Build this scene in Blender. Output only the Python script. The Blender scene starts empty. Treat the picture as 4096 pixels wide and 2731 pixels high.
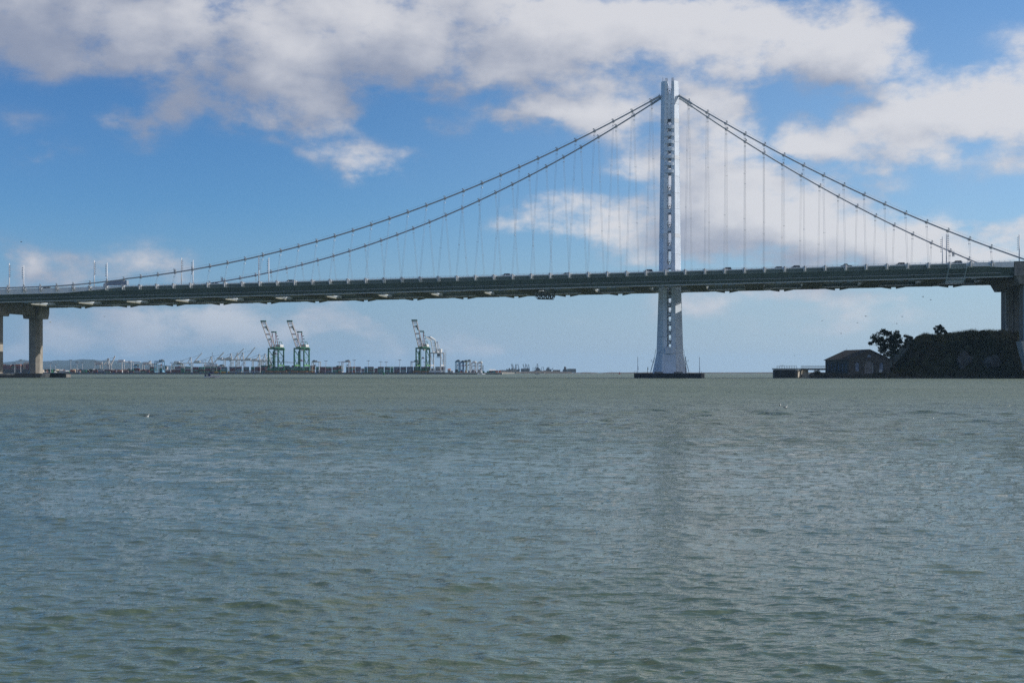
import bpy, bmesh, math, random
import numpy as np
from mathutils import Vector, Matrix
random.seed(7); rng = np.random.default_rng(11)
sc = bpy.context.scene
COL = sc.collection
R = math.radians

# ------------------------------------------------------------------ camera, sky, sun, exposure
FPX, YH, CAMZ = 5294.12, 1489.05, 3.04          # focal length and horizon in photograph pixels (4096 wide), eye height in m
cd = bpy.data.cameras.new('camera'); cam = bpy.data.objects.new('camera', cd); COL.objects.link(cam)
cam.location = (0, 0, CAMZ); cam.rotation_euler = (R(90), 0, 0)
cd.sensor_width = 36; cd.lens = FPX/4096*36; cd.shift_y = (YH-1365.5)/4096
cd.clip_start = 0.5; cd.clip_end = 60000
sc.camera = cam
TH = 0.18156                                     # bridge axis against the picture plane
SUN_AZ, SUN_EL = 85.0, 28.0                      # azimuth clockwise from the view direction (+Y)
az, el = R(SUN_AZ), R(SUN_EL)
SDIR = Vector((math.sin(az)*math.cos(el), math.cos(az)*math.cos(el), math.sin(el)))
sd = bpy.data.lights.new('sun', 'SUN'); sun = bpy.data.objects.new('sun', sd); COL.objects.link(sun)
sd.energy = 4.0; sd.angle = R(0.53); sd.color = (1.0, 0.95, 0.88)
sun.rotation_euler = SDIR.to_track_quat('Z', 'Y').to_euler(); sun.location = (200, 100, 400)
vs = sc.view_settings
vs.view_transform = 'Standard'; vs.look = 'None'; vs.exposure = 0.0; vs.gamma = 1.0; vs.use_curve_mapping = False
sc.cycles.use_denoising = False
sc.cycles.max_bounces = 6; sc.cycles.diffuse_bounces = 3; sc.cycles.glossy_bounces = 3; sc.cycles.volume_bounces = 1
sc.cycles.caustics_reflective = False; sc.cycles.caustics_refractive = False

class NT:
    """tiny helper to write node trees"""
    def __init__(s, tree): s.t = tree; s.n = tree.nodes; s.l = tree.links
    def new(s, ty, ins=None, **kw):
        nd = s.n.new(ty)
        for k, v in kw.items(): setattr(nd, k, v)
        for k, v in (ins or {}).items():
            if isinstance(v, bpy.types.NodeSocket): s.l.new(v, nd.inputs[k])
            else: nd.inputs[k].default_value = v
        return nd
    def math(s, op, a, b=None, c=None, clamp=False):
        nd = s.n.new('ShaderNodeMath'); nd.operation = op; nd.use_clamp = clamp
        for i, v in enumerate((a, b, c)):
            if v is None: continue
            if isinstance(v, bpy.types.NodeSocket): s.l.new(v, nd.inputs[i])
            else: nd.inputs[i].default_value = v
        return nd.outputs[0]
    def vmath(s, op, a, b=None):
        nd = s.n.new('ShaderNodeVectorMath'); nd.operation = op
        for i, v in enumerate((a, b)):
            if v is None: continue
            if isinstance(v, bpy.types.NodeSocket): s.l.new(v, nd.inputs[i])
            else: nd.inputs[i].default_value = v
        return nd.outputs['Value'] if op in ('LENGTH', 'DOT_PRODUCT', 'DISTANCE') else nd.outputs['Vector']
    def mix(s, f, a, b):
        nd = s.n.new('ShaderNodeMix'); nd.data_type = 'RGBA'
        for k, v in ((0, f), (6, a), (7, b)):
            if isinstance(v, bpy.types.NodeSocket): s.l.new(v, nd.inputs[k])
            else: nd.inputs[k].default_value = v if k == 0 else (*v, 1)[:4]
        return nd.outputs[2]
    def smooth(s, x, lo, hi, a=0.0, b=1.0):
        nd = s.n.new('ShaderNodeMapRange'); nd.interpolation_type = 'SMOOTHSTEP'
        for i, v in enumerate((x, lo, hi, a, b)):
            if isinstance(v, bpy.types.NodeSocket): s.l.new(v, nd.inputs[i])
            else: nd.inputs[i].default_value = v
        return nd.outputs[0]
    def noise(s, vec, scale, detail=6, rough=0.55, lac=2.0, dist=0.0, dim='3D'):
        return s.new('ShaderNodeTexNoise', {'Vector': vec, 'Scale': scale, 'Detail': detail, 'Roughness': rough, 'Lacunarity': lac, 'Distortion': dist}, noise_dimensions=dim)

def build_sky():
    w = bpy.data.worlds.new('World'); sc.world = w; w.use_nodes = True
    T = NT(w.node_tree); T.n.clear()
    sky = T.new('ShaderNodeTexSky', sky_type='NISHITA', sun_disc=False, sun_elevation=R(SUN_EL), sun_rotation=R(SUN_AZ), altitude=0, air_density=1.0, dust_density=SKY_DUST, ozone_density=1.6)
    tc = T.new('ShaderNodeTexCoord'); d = tc.outputs['Generated']
    sp = T.new('ShaderNodeSeparateXYZ', {0: d})
    azi = T.math('ARCTAN2', sp.outputs[0], sp.outputs[1]); ele = T.math('ARCSINE', sp.outputs[2])
    p0 = T.new('ShaderNodeCombineXYZ', {0: azi, 1: ele, 2: 0.0}).outputs[0]
    # ragged cloud outlines: the direction is stirred by noise before the cloud banks are laid out
    st = T.vmath('MULTIPLY', p0, (1.0, 1.7, 1.0))
    wn = T.noise(st, 11.0, 5, 0.6, dim='2D').outputs['Color']
    warp = T.vmath('MULTIPLY', T.vmath('SUBTRACT', wn, (0.5, 0.5, 0.5)), (0.060, 0.038, 0.0))
    p = T.vmath('ADD', p0, warp)
    # cloud cover on rows of equal elevation, each row a curve over azimuth; rows blended by elevation
    RS = 0.0136; rows = [0.004+RS*k for k in range(27)]; A0, A1, E1 = -0.50, 0.50, 0.38
    def lookup_vecs(q):
        sx_ = T.new('ShaderNodeSeparateXYZ', {0: q}).outputs
        xa = T.math('MULTIPLY_ADD', sx_[0], 1/(A1-A0), -A0/(A1-A0), clamp=True); ye = T.math('MULTIPLY', sx_[1], 1/E1, clamp=True)
        return T.new('ShaderNodeCombineXYZ', {0: xa, 1: xa, 2: xa}).outputs[0], T.new('ShaderNodeCombineXYZ', {0: ye, 1: ye, 2: ye}).outputs[0]
    def cover(a, e):
        m_ = 0.0
        for (cx, cy, rx, ry, s_) in CLOUDS:
            a0 = math.atan((cx-2048)/FPX); e0 = math.atan((YH-cy)/math.hypot(FPX, cx-2048))
            q = (1.35-math.hypot((a-a0)*FPX/rx, (e-e0)*FPX/ry))/1.05; q = min(1, max(0, q))
            m_ = max(m_, s_*q*q*(3-2*q))
        return m_
    def curves(vec, lists):
        nd = T.new('ShaderNodeRGBCurve', {'Color': vec}); mp = nd.mapping; mp.use_clip = False
        for c, pts_ in zip(mp.curves, lists):
            for q in pts_[1:-1]: c.points.new(*q)
            c.points[0].location = pts_[0]; c.points[-1].location = pts_[-1]
            for q in c.points: q.handle_type = 'VECTOR'
        mp.update(); return nd.outputs[0]
    NA = 80; tabs = []
    for k in range(0, 27, 3):
        ra = [[(t/NA, cover(A0+(A1-A0)*t/NA, rows[k+c])/1.2) for t in range(NA+1)] for c in range(3)]
        rb = []
        for c in range(3):
            r_ = rows[k+c]/E1; d_ = RS/E1
            pts_ = [(0.0, 1.0 if k+c == 0 else 0.0)]
            if r_-d_ > 0: pts_.append((r_-d_, 0.0))
            pts_ += [(r_, 1.0), (min(r_+d_, 0.999), 0.0), (1.0, 0.0)]; rb.append(pts_)
        tabs.append((ra, rb))
    def field(q):
        va, ve = lookup_vecs(q); M_ = None
        for ra, rb in tabs:
            v = T.vmath('DOT_PRODUCT', curves(va, ra), curves(ve, rb)); M_ = v if M_ is None else T.math('ADD', M_, v)
        return T.math('MULTIPLY', M_, 1.2)
    M = field(p)
    Msun = field(T.vmath('ADD', p, (0.020, 0.030, 0.0)))                   # the cover a little way towards the sun
    # the same broken cloud goes on outside the frame
    big = T.noise(st, 3.2, 3, 0.5, dim='2D').outputs[0]
    out_ = T.math('MAXIMUM', T.smooth(T.math('ABSOLUTE', azi), 0.40, 0.55), T.smooth(ele, 0.30, 0.42))
    gen = T.math('MULTIPLY', T.smooth(T.math('MULTIPLY_ADD', T.math('MINIMUM', azi, 0.6), 0.26, big), 0.50, 0.66), T.math('MULTIPLY', out_, T.smooth(ele, 0.0, 0.10)))
    M = T.math('MAXIMUM', M, T.math('MULTIPLY', gen, 0.95))
    f1 = T.noise(st, 17.0, 8, 0.60, dim='2D').outputs[0]
    f2 = T.noise(T.vmath('ADD', st, (0.016, 0.022, 0.0)), 17.0, 3, 0.5, dim='2D').outputs[0]
    f3 = T.noise(st, 10.0, 2, 0.5, dim='2D').outputs[0]
    den = T.math('ADD', M, T.math('MULTIPLY', T.math('MULTIPLY', T.math('SUBTRACT', f1, 0.5), 2.3), T.smooth(M, 0.0, 0.4)))
    alpha = T.math('MULTIPLY', T.smooth(den, -0.02, 0.92), T.smooth(M, 0.0, 0.30))
    alpha = T.math('MULTIPLY', alpha, CLOUD_OPAQ)
    # cloud light: sunward edges bright, thick bases grey, greyer to the left (away from the sun)
    edge = T.math('MULTIPLY', T.math('SUBTRACT', f1, f2), 0.55)
    lum = T.math('ADD', T.math('ADD', 0.46, edge), T.math('MULTIPLY', T.math('SUBTRACT', f3, 0.5), -0.9))
    lum = T.math('ADD', lum, T.math('MULTIPLY', T.math('MINIMUM', T.math('MAXIMUM', azi, -0.5), 0.6), 0.88))
    lum = T.math('ADD', lum, T.math('MULTIPLY', T.math('SUBTRACT', M, Msun), 0.42))
    ccol = T.mix(T.smooth(lum, 0.05, 0.95), (0.285, 0.325, 0.43), (0.71, 0.71, 0.74))
    ccol = T.mix(T.smooth(ele, 0.09, 0.0), ccol, T.mix(T.smooth(azi, -0.45, 0.45), (0.37, 0.455, 0.58), (0.49, 0.56, 0.645)))       # low clouds lie in the haze
    side = T.smooth(azi, -0.45, 0.45)                                     # the sky brightens towards the sun
    gain = T.math('ADD', 0.74, T.math('MULTIPLY', side, 0.26))
    clear = T.vmath('MULTIPLY', T.vmath('MULTIPLY', sky.outputs[0], SKY_TINT), T.new('ShaderNodeCombineXYZ', {0: gain, 1: gain, 2: T.math('ADD', 0.82, T.math('MULTIPLY', side, 0.18))}).outputs[0])
    veil = T.math('MULTIPLY', T.smooth(azi, -0.25, 0.40), T.smooth(ele, 0.34, 0.10, 0.06, 0.34))
    clear = T.mix(veil, clear, (0.50, 0.60, 0.72))                        # thin high veil towards the sun
    low = T.mix(side, (0.225, 0.345, 0.52), (0.43, 0.53, 0.63))
    clear = T.mix(T.smooth(ele, 0.13, 0.0, 0.0, 0.95), clear, low)         # pale damp air low over the bay
    col = T.mix(alpha, clear, ccol)
    bg = T.new('ShaderNodeBackground', {'Color': col, 'Strength': 1.0})
    out = T.new('ShaderNodeOutputWorld', {'Surface': bg.outputs[0]})
    w.cycles.sampling_method = 'MANUAL'; w.cycles.sample_map_resolution = 1024
SKY_DUST = 0.0
SKY_TINT = (0.046, 0.084, 0.120)
CLOUD_OPAQ = 0.93
# cloud banks: centre and half-axes in photograph pixels, thickness
CLOUDS = [(120,60,520,230,1.0),(620,130,380,180,.95),(330,205,420,100,.8),(1050,210,500,250,1.0),(1180,400,280,190,.95),(1290,520,170,80,.75),(980,380,220,140,.6),
 (1650,110,520,250,1.1),(2050,140,500,220,1.1),(2480,150,460,190,1.1),(2900,130,400,170,1.05),(3330,170,320,170,1.05),(3560,215,140,100,.85),(3050,235,400,100,.85),
 (1650,290,400,90,.8),(2000,315,300,60,.6),(700,420,170,90,.4),
 (560,510,210,80,.48),(95,500,150,55,.34),(170,640,170,50,.32),
 (1430,655,260,75,.66),(1330,630,150,45,.5),(1560,690,200,50,.5),(1810,510,80,40,.30),
 (2130,435,260,70,.85),(2450,430,320,95,.95),(2800,420,200,120,1.0),(2890,560,210,130,.85),(2620,640,260,90,.75),(2400,520,200,50,.5),
 (3900,440,430,165,1.1),(4080,420,220,190,1.0),(3620,520,380,130,1.05),(3370,555,240,90,.9),(3500,640,200,75,.8),(3980,320,200,50,.75),(4090,180,150,60,.45),(3960,110,90,35,.38),
 (3850,740,200,40,.4),(4060,690,110,40,.4),
 (2200,870,240,75,.75),(2480,860,250,95,.85),(2900,800,370,150,1.1),(3150,890,440,175,1.15),(2750,960,420,115,1.0),(3480,960,380,130,1.05),(3880,985,340,105,1.0),(3300,1030,520,70,.8),(2450,985,260,50,.45),(4090,940,160,80,.8),
 (620,905,190,36,.40),(600,1010,170,32,.34),(160,985,330,40,.34),(1280,995,130,32,.3),
 (100,1078,70,50,1.0),(380,1095,320,50,.5),(650,1115,180,40,.5),(20,1140,200,50,.5),
 (700,1265,400,90,.85),(350,1285,300,65,.7),(980,1325,250,70,.85),(1250,1295,220,62,1.0),(1390,1345,150,48,.85),(1560,1370,130,36,.6),(1800,1365,170,42,.65),(1960,1395,130,28,.5),(500,1395,600,45,.5),
 (2760,1215,330,45,.62),(3150,1200,330,45,.66),(3500,1230,260,36,.45),(2350,1225,260,32,.4),(3250,1300,420,36,.4)]
build_sky()

# ------------------------------------------------------------------ materials
MATS = {}
def mat(name, rgb, rough=0.6, var=0.12, scale=0.6, metal=0.0, bump=0.0, bscale=4.0, streak=0.0, spec=0.5):
    """painted / mineral surface: base colour broken up by noise, optional vertical rain streaks, fine relief"""
    if name in MATS: return MATS[name]
    m = bpy.data.materials.new(name); m.use_nodes = True; MATS[name] = m
    T = NT(m.node_tree); b = T.n['Principled BSDF']
    b.inputs['Roughness'].default_value = rough; b.inputs['Metallic'].default_value = metal
    b.inputs['Specular IOR Level'].default_value = spec
    geo = T.new('ShaderNodeNewGeometry').outputs['Position']
    n = T.noise(geo, scale, 6, 0.62).outputs[0]
    k = T.smooth(n, 0.3, 0.7, 1-var, 1+var)
    if streak:
        s2 = T.noise(T.vmath('MULTIPLY', geo, (1.0, 1.0, 0.05)), 1.7, 4, 0.6).outputs[0]
        k = T.math('MULTIPLY', k, T.smooth(s2, 0.35, 0.75, 1.0, 1-streak))
    c = T.vmath('MULTIPLY', T.new('ShaderNodeCombineXYZ', {0: rgb[0], 1: rgb[1], 2: rgb[2]}).outputs[0], T.new('ShaderNodeCombineXYZ', {0: k, 1: k, 2: k}).outputs[0])
    T.l.new(c, b.inputs['Base Color'])
    if bump:
        bn = T.noise(geo, bscale, 6, 0.6).outputs[0]
        bp = T.new('ShaderNodeBump', {'Height': bn, 'Strength': bump, 'Distance': 0.3})
        T.l.new(bp.outputs[0], b.inputs['Normal'])
    return m

# ------------------------------------------------------------------ mesh helpers
class MB:
    def __init__(s): s.v = []; s.f = []; s.mi = []; s.cur = 0
    def add(s, vs_, fs):
        o = len(s.v); s.v += [tuple(v) for v in vs_]; s.f += [tuple(i+o for i in f) for f in fs]; s.mi += [s.cur]*len(fs); return s
    def box(s, c, size, rz=0.0, ax=None):
        hx, hy, hz = size[0]/2, size[1]/2, size[2]/2
        pts = [(x, y, z) for x in (-hx, hx) for y in (-hy, hy) for z in (-hz, hz)]
        if ax: pts = [Vector(c)+ax[0]*p[0]+ax[1]*p[1]+ax[2]*p[2] for p in pts]
        else:
            cr, sr = math.cos(rz), math.sin(rz)
            pts = [(c[0]+p[0]*cr-p[1]*sr, c[1]+p[0]*sr+p[1]*cr, c[2]+p[2]) for p in pts]
        return s.add(pts, [(0,1,3,2),(4,6,7,5),(0,4,5,1),(2,3,7,6),(0,2,6,4),(1,5,7,3)])
    def bar(s, a, b, w, h=None, up=(0,0,1)):
        """box beam from a to b"""
        a, b = Vector(a), Vector(b); d = b-a; L = d.length
        if L < 1e-6: return s
        x = d/L; u = Vector(up)
        if abs(x.dot(u)) > .98: u = Vector((0,1,0))
        y = u.cross(x).normalized(); z = x.cross(y)
        return s.box((a+b)/2, (L, w, h or w), ax=(x, y, z))
    def tube(s, pts, r, n=8, cap=True):
        pts = [Vector(p) for p in pts]; rr = r if isinstance(r, (list, tuple)) else [r]*len(pts)
        o = len(s.v); rings = []
        for i, p in enumerate(pts):
            d = (pts[min(i+1, len(pts)-1)]-pts[max(i-1, 0)]).normalized()
            u = Vector((0,0,1)) if abs(d.z) < .95 else Vector((0,1,0))
            a = u.cross(d).normalized(); b = d.cross(a)
            rings.append([p+(a*math.cos(t)+b*math.sin(t))*rr[i] for t in [2*math.pi*k/n for k in range(n)]])
        vs_ = [v for r_ in rings for v in r_]; fs = []
        for i in range(len(pts)-1):
            for k in range(n): fs.append((i*n+k, i*n+(k+1)%n, (i+1)*n+(k+1)%n, (i+1)*n+k))
        if cap: fs += [tuple(range(n))[::-1], tuple((len(pts)-1)*n+k for k in range(n))]
        return s.add(vs_, fs)
    def loft(s, secs, closed=True, cap=True):
        """skin through equal-length point loops"""
        n = len(secs[0]); vs_ = [v for q in secs for v in q]; fs = []
        for i in range(len(secs)-1):
            for k in range(n if closed else n-1): fs.append((i*n+k, i*n+(k+1)%n, (i+1)*n+(k+1)%n, (i+1)*n+k))
        if cap: fs += [tuple(range(n))[::-1], tuple((len(secs)-1)*n+k for k in range(n))]
        return s.add(vs_, fs)
    def prism(s, poly, a, b):
        """extrude polygon (list of 3-D points) by vector b-a"""
        d = Vector(b)-Vector(a); return s.loft([[Vector(p) for p in poly], [Vector(p)+d for p in poly]])
    def ell(s, c, r, nu=10, nv=7, ax=None):
        c = Vector(c); vs_ = []; fs = []
        for j in range(nv+1):
            t = math.pi*j/nv
            for i in range(nu):
                f = 2*math.pi*i/nu
                q = (r[0]*math.sin(t)*math.cos(f), r[1]*math.sin(t)*math.sin(f), r[2]*math.cos(t))
                vs_.append(c+(ax[0]*q[0]+ax[1]*q[1]+ax[2]*q[2] if ax else Vector(q)))
        for j in range(nv):
            for i in range(nu): fs.append((j*nu+i, (j+1)*nu+i, (j+1)*nu+(i+1)%nu, j*nu+(i+1)%nu))
        return s.add(vs_, fs)
    def build(s, name, m, parent=None, smooth=False, **tags):
        me = bpy.data.meshes.new(name); me.from_pydata([tuple(v) for v in s.v], [], s.f)
        ms = m if isinstance(m, (list, tuple)) else [m]
        for q in ms: me.materials.append(q)
        if len(ms) > 1: me.polygons.foreach_set('material_index', s.mi)
        bm = bmesh.new(); bm.from_mesh(me); bmesh.ops.recalc_face_normals(bm, faces=bm.faces); bm.to_mesh(me); bm.free()
        if smooth: me.polygons.foreach_set('use_smooth', [True]*len(me.polygons))
        return link(name, me, parent, **tags)
def link(name, me, parent=None, label=None, cat=None, group=None, kind=None, loc=None, rz=None):
    o = bpy.data.objects.new(name, me); COL.objects.link(o)
    if parent: o.parent = parent
    if loc is not None: o.location = loc
    if rz is not None: o.rotation_euler = (0, 0, rz)
    tag(o, label, cat, group, kind); return o
def tag(o, label=None, cat=None, group=None, kind=None):
    if label: o['label'] = label
    if cat: o['category'] = cat
    if group: o['group'] = group
    if kind: o['kind'] = kind
    return o
def thing(name, label, cat, loc=(0,0,0), rz=0.0, group=None):
    return link(name, None, None, label, cat, group, None, loc, rz)
def copy_tree(o, parent=None):
    c = o.copy(); COL.objects.link(c); c.parent = parent
    for ch in list(o.children): copy_tree(ch, c)
    return c
def at(px, py, Y):                       # point of the photograph at distance Y in front of the viewer
    return Vector(((px-2048)*Y/FPX, Y, CAMZ+(YH-py)*Y/FPX))

# ------------------------------------------------------------------ water
def make_water():
    r = [4.0, 8.0]
    while r[-1] < 14000: r.append(r[-1]*(1.0040 if r[-1] < 110 else 1.0070 if r[-1] < 900 else 1.03))
    r = np.array(r, np.float64)
    dn = np.linspace(-0.44, 0.44, 620); lf = np.linspace(-math.pi, -0.46, 60)
    th = np.concatenate([lf, dn, -lf[::-1]]); 
    RR, TT = np.meshgrid(r, th, indexing='ij')
    X = (RR*np.sin(TT)).astype(np.float32); Y = (RR*np.cos(TT)).astype(np.float32)
    Z = np.zeros_like(X); DX = np.zeros_like(X); DY = np.zeros_like(X)
    nw = 210
    lam = np.exp(rng.uniform(math.log(0.095), math.log(0.95), nw)); lam[170:] = np.exp(rng.uniform(math.log(1.3), math.log(14.0), 40))
    ang = R(196)+rng.normal(0, 0.62, nw)             # wind chop running towards the shore
    ang[lam > 1.2] = R(196)+rng.normal(0, 0.40, (lam > 1.2).sum())
    slope = 0.0185*np.where(lam < 0.32, 1.55, np.where(lam < 0.6, 0.95, 0.5)); slope[170:] = 0.044
    drow = np.gradient(r)
    for i in range(nw):
        k = 2*math.pi/lam[i]; a = slope[i]/k; ph = rng.uniform(0, 6.28)
        sx, sy = math.sin(ang[i]), math.cos(ang[i])
        wgt = np.clip((lam[i]/drow-2.0)/2.0, 0, 1)
        if i >= 170: wgt = wgt*(0.12+0.88*np.clip((r/lam[i]-14)/40, 0, 1))      # longer chop grows in the open channel
        nr = int(np.max(np.nonzero(wgt > 1e-4)[0], initial=0))
        if nr < 2: continue
        x = X[:nr]; y = Y[:nr]; w_ = wgt[:nr, None].astype(np.float32)
        # wave groups so that no train runs on unbroken
        g = np.square(0.55+0.75*np.sin(0.19*k*(x*sy*1.3-y*sx)+ph*2.1)*np.sin(0.15*k*(x*sx+y*sy)+ph*1.3))*1.55
        t = k*(x*sx+y*sy)+ph; q = a*w_*g
        c = np.cos(t)
        Z[:nr] += q*c; sn = np.sin(t)*q*1.0
        DX[:nr] -= sn*sx; DY[:nr] -= sn*sy
    # old wakes crossing the chop: long low ridges with their own broken crest
    for (x0, y0, x1, y1, wd, am) in WAKES:
        dx, dy = x1-x0, y1-y0; Lw = math.hypot(dx, dy); ux, uy = dx/Lw, dy/Lw
        s_ = (X-x0)*ux+(Y-y0)*uy; q = -(X-x0)*uy+(Y-y0)*ux+0.35*wd*np.sin(s_*0.9/wd**.5)+0.2*wd*np.sin(s_*2.3/wd**.5+1)
        e_ = np.clip((s_+Lw*.15)/(Lw*.3), 0, 1)*np.clip((Lw*1.15-s_)/(Lw*.3), 0, 1)
        Z += (am*e_*np.exp(-(q/wd)**2)*(0.75+0.35*np.sin(s_*1.7/wd**.5))).astype(np.float32)
    V = np.stack([X+DX, Y+DY, Z], -1).reshape(-1, 3)
    n0, n1 = X.shape
    idx = np.arange(n0*n1).reshape(n0, n1)
    a = idx[:-1, :-1]; b = idx[1:, :-1]; c = idx[1:, 1:]; d = idx[:-1, 1:]
    F = np.stack([a, d, c, b], -1).reshape(-1, 4)
    me = bpy.data.meshes.new('water')
    me.vertices.add(len(V)); me.vertices.foreach_set('co', V.ravel())
    me.loops.add(F.size); me.loops.foreach_set('vertex_index', F.ravel().astype(np.int32))
    me.polygons.add(len(F)); me.polygons.foreach_set('loop_start', np.arange(0, F.size, 4, dtype=np.int32)); me.polygons.foreach_set('loop_total', np.full(len(F), 4, np.int32))
    me.polygons.foreach_set('use_smooth', np.ones(len(F), bool))
    me.update(); me.validate()
    m = bpy.data.materials.new('bay_water'); m.use_nodes = True; T = NT(m.node_tree); bs = T.n['Principled BSDF']
    geo = T.new('ShaderNodeNewGeometry').outputs['Position']
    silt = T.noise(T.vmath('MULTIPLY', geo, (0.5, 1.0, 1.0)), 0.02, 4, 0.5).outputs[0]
    sun_silt = T.math('ADD', T.smooth(T.new('ShaderNodeSeparateXYZ', {0: geo}).outputs[1], 22.0, 170.0, 0.0, 0.85), T.smooth(silt, 0.40, 0.60, -0.12, 0.15))   # cloud-shaded foreground and sunlit far water painted in, plus random silt
    T.l.new(T.mix(sun_silt, WATER_SHADED, WATER_SUNLIT), bs.inputs['Base Color'])
    bs.inputs['IOR'].default_value = 1.333; bs.inputs['Roughness'].default_value = 0.03
    # wind ripples too fine for the sheet: three scales of bump, fading in gusts
    gust = T.noise(T.vmath('MULTIPLY', geo, (0.35, 1.0, 1.0)), 0.012, 4, 0.55).outputs[0]
    n1_ = T.noise(T.vmath('MULTIPLY', geo, (0.42, 1.0, 1.0)), 9.0, 3, 0.55, dist=0.3).outputs[0]
    n2_ = T.noise(T.vmath('MULTIPLY', geo, (0.55, 1.0, 1.0)), 1.1, 5, 0.62, dist=0.8).outputs[0]
    n3_ = T.noise(T.vmath('MULTIPLY', geo, (0.45, 1.0, 1.0)), 0.28, 4, 0.6, dist=0.5).outputs[0]
    cdist = T.vmath('LENGTH', geo)
    far = T.smooth(cdist, 12.0, 90.0)
    h = T.math('ADD', T.math('MULTIPLY', n1_, 0.036), T.math('MULTIPLY', T.math('MULTIPLY', n2_, 0.65), far))
    h = T.math('ADD', h, T.math('MULTIPLY', T.math('MULTIPLY', n3_, 1.6), T.smooth(cdist, 90.0, 400.0)))
    st = T.smooth(gust, 0.3, 0.7, 0.55, 1.0)
    T.l.new(T.smooth(cdist, 14.0, 200.0, 0.02, 0.46), bs.inputs['Roughness'])          # unresolved chop far out
    bp = T.new('ShaderNodeBump', {'Height': h, 'Strength': st, 'Distance': 1.0})
    T.l.new(bp.outputs[0], bs.inputs['Normal'])
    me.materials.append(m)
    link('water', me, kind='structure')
WAKES = [(-7.5, 15.8, 1.5, 19.4, .36, .05), (-2.6, 13.6, 3.0, 14.6, .26, .026), (-6.0, 21.5, -1.0, 23.0, .5, .05), (-60, 94, 60, 99, 2.6, .16), (-30, 60, 40, 58, 1.6, .08), (0, 17.0, 7.5, 16.2, .3, .025), (2.0, 25, 12, 26.5, .5, .035)]
WATER_SHADED, WATER_SUNLIT = (0.088, 0.124, 0.074), (0.158, 0.196, 0.142)  # cloud shade near and sunlight far out are held in these colours
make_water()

# ------------------------------------------------------------------ the bridge
W = 74.06; HW = W/2
XA, YA = 78.886, 680.74
CT, ST = math.cos(TH), math.sin(TH)
ROOT = (XA+HW*ST, YA+HW*CT, 0.0)
def zd(u): return 54.61+0.01375*u                          # level of the deck edge
def cz(u):                                                 # main cable level
    if u >= 0: return 155.23-0.70842*u+0.00088*u*u
    if u > -300: return 154.89+0.58327*u+0.00083*u*u
    t = min(1, max(0, (-300-u)/55)); t = t*t*(3-2*t)
    return (1-t)*(154.89+0.58327*u+0.00083*u*u)+t*(zd(u)+1.3)
KV = 0.3543
def cv(u):                                                 # distance of the cable plane from the near edge line
    return KV*max(0.0, cz(u)-zd(u)-0.8)
def wp(u, v, z):                                           # bridge coordinates (v from the near edge) to world
    return Vector((XA+u*CT+v*ST, YA-u*ST+v*CT, z))
def u_at(px, v):
    k = (px-2048)/FPX
    return (k*(YA+v*CT)-XA-v*ST)/(CT+k*ST)
bridge = thing('suspension_bridge', 'long pale grey suspension bridge with one tall white tower crossing the whole view', 'bridge', ROOT, -TH)
white = mat('tower_paint', (0.71, 0.79, 0.89), 0.5, 0.09, 0.22, streak=0.20)
whit2 = mat('tower_splice_paint', (0.66, 0.69, 0.73), 0.5, 0.05, 0.2)
steel = mat('girder_paint', (0.15, 0.20, 0.205), 0.5, 0.14, 0.12, streak=0.22)
under = mat('girder_soffit_paint', (0.23, 0.23, 0.185), 0.6, 0.10, 0.2)
edgew = mat('edge_paint', (0.70, 0.71, 0.73), 0.5, 0.06, 0.3)
cablem = mat('cable_paint', (0.36, 0.39, 0.43), 0.5, 0.05, 0.5)
galv = mat('galvanised_steel', (0.42, 0.43, 0.44), 0.45, 0.12, 1.0, metal=0.2)
dark = mat('dark_steel', (0.06, 0.065, 0.07), 0.6, 0.2, 1.0)
conc = mat('concrete', (0.33, 0.305, 0.265), 0.85, 0.16, 0.35, bump=0.25, bscale=2.0, streak=0.22)
concd = mat('weathered_concrete', (0.21, 0.20, 0.188), 0.9, 0.2, 0.4, bump=0.3, bscale=2.0, streak=0.3)
fend = mat('fender_composite', (0.018, 0.028, 0.038), 0.6, 0.3, 0.5, streak=0.2)
fend2 = mat('fender_composite_worn', (0.045, 0.055, 0.062), 0.7, 0.3, 0.6, streak=0.2)
asph = mat('asphalt', (0.06, 0.06, 0.06), 0.9, 0.1, 1.0)
U0, U1 = -430.0, 171.0
us = [U0+(U1-U0)*i/60 for i in range(61)]
def sweep(poly, ua, ub, side, n=None):
    """section poly [(distance from edge, height above deck level)] swept along the deck; side -1 near, +1 far"""
    n = n or max(1, int((ub-ua)/15)); m = MB(); secs = []
    for i in range(n+1):
        u = ua+(ub-ua)*i/n
        secs.append([(u, side*(HW-a), zd(u)+b) for a, b in poly])
    return m.loft(secs)
def bay_bar(m, a, b, w, h, **k): return m.bar(a, b, w, h, **k)
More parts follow.
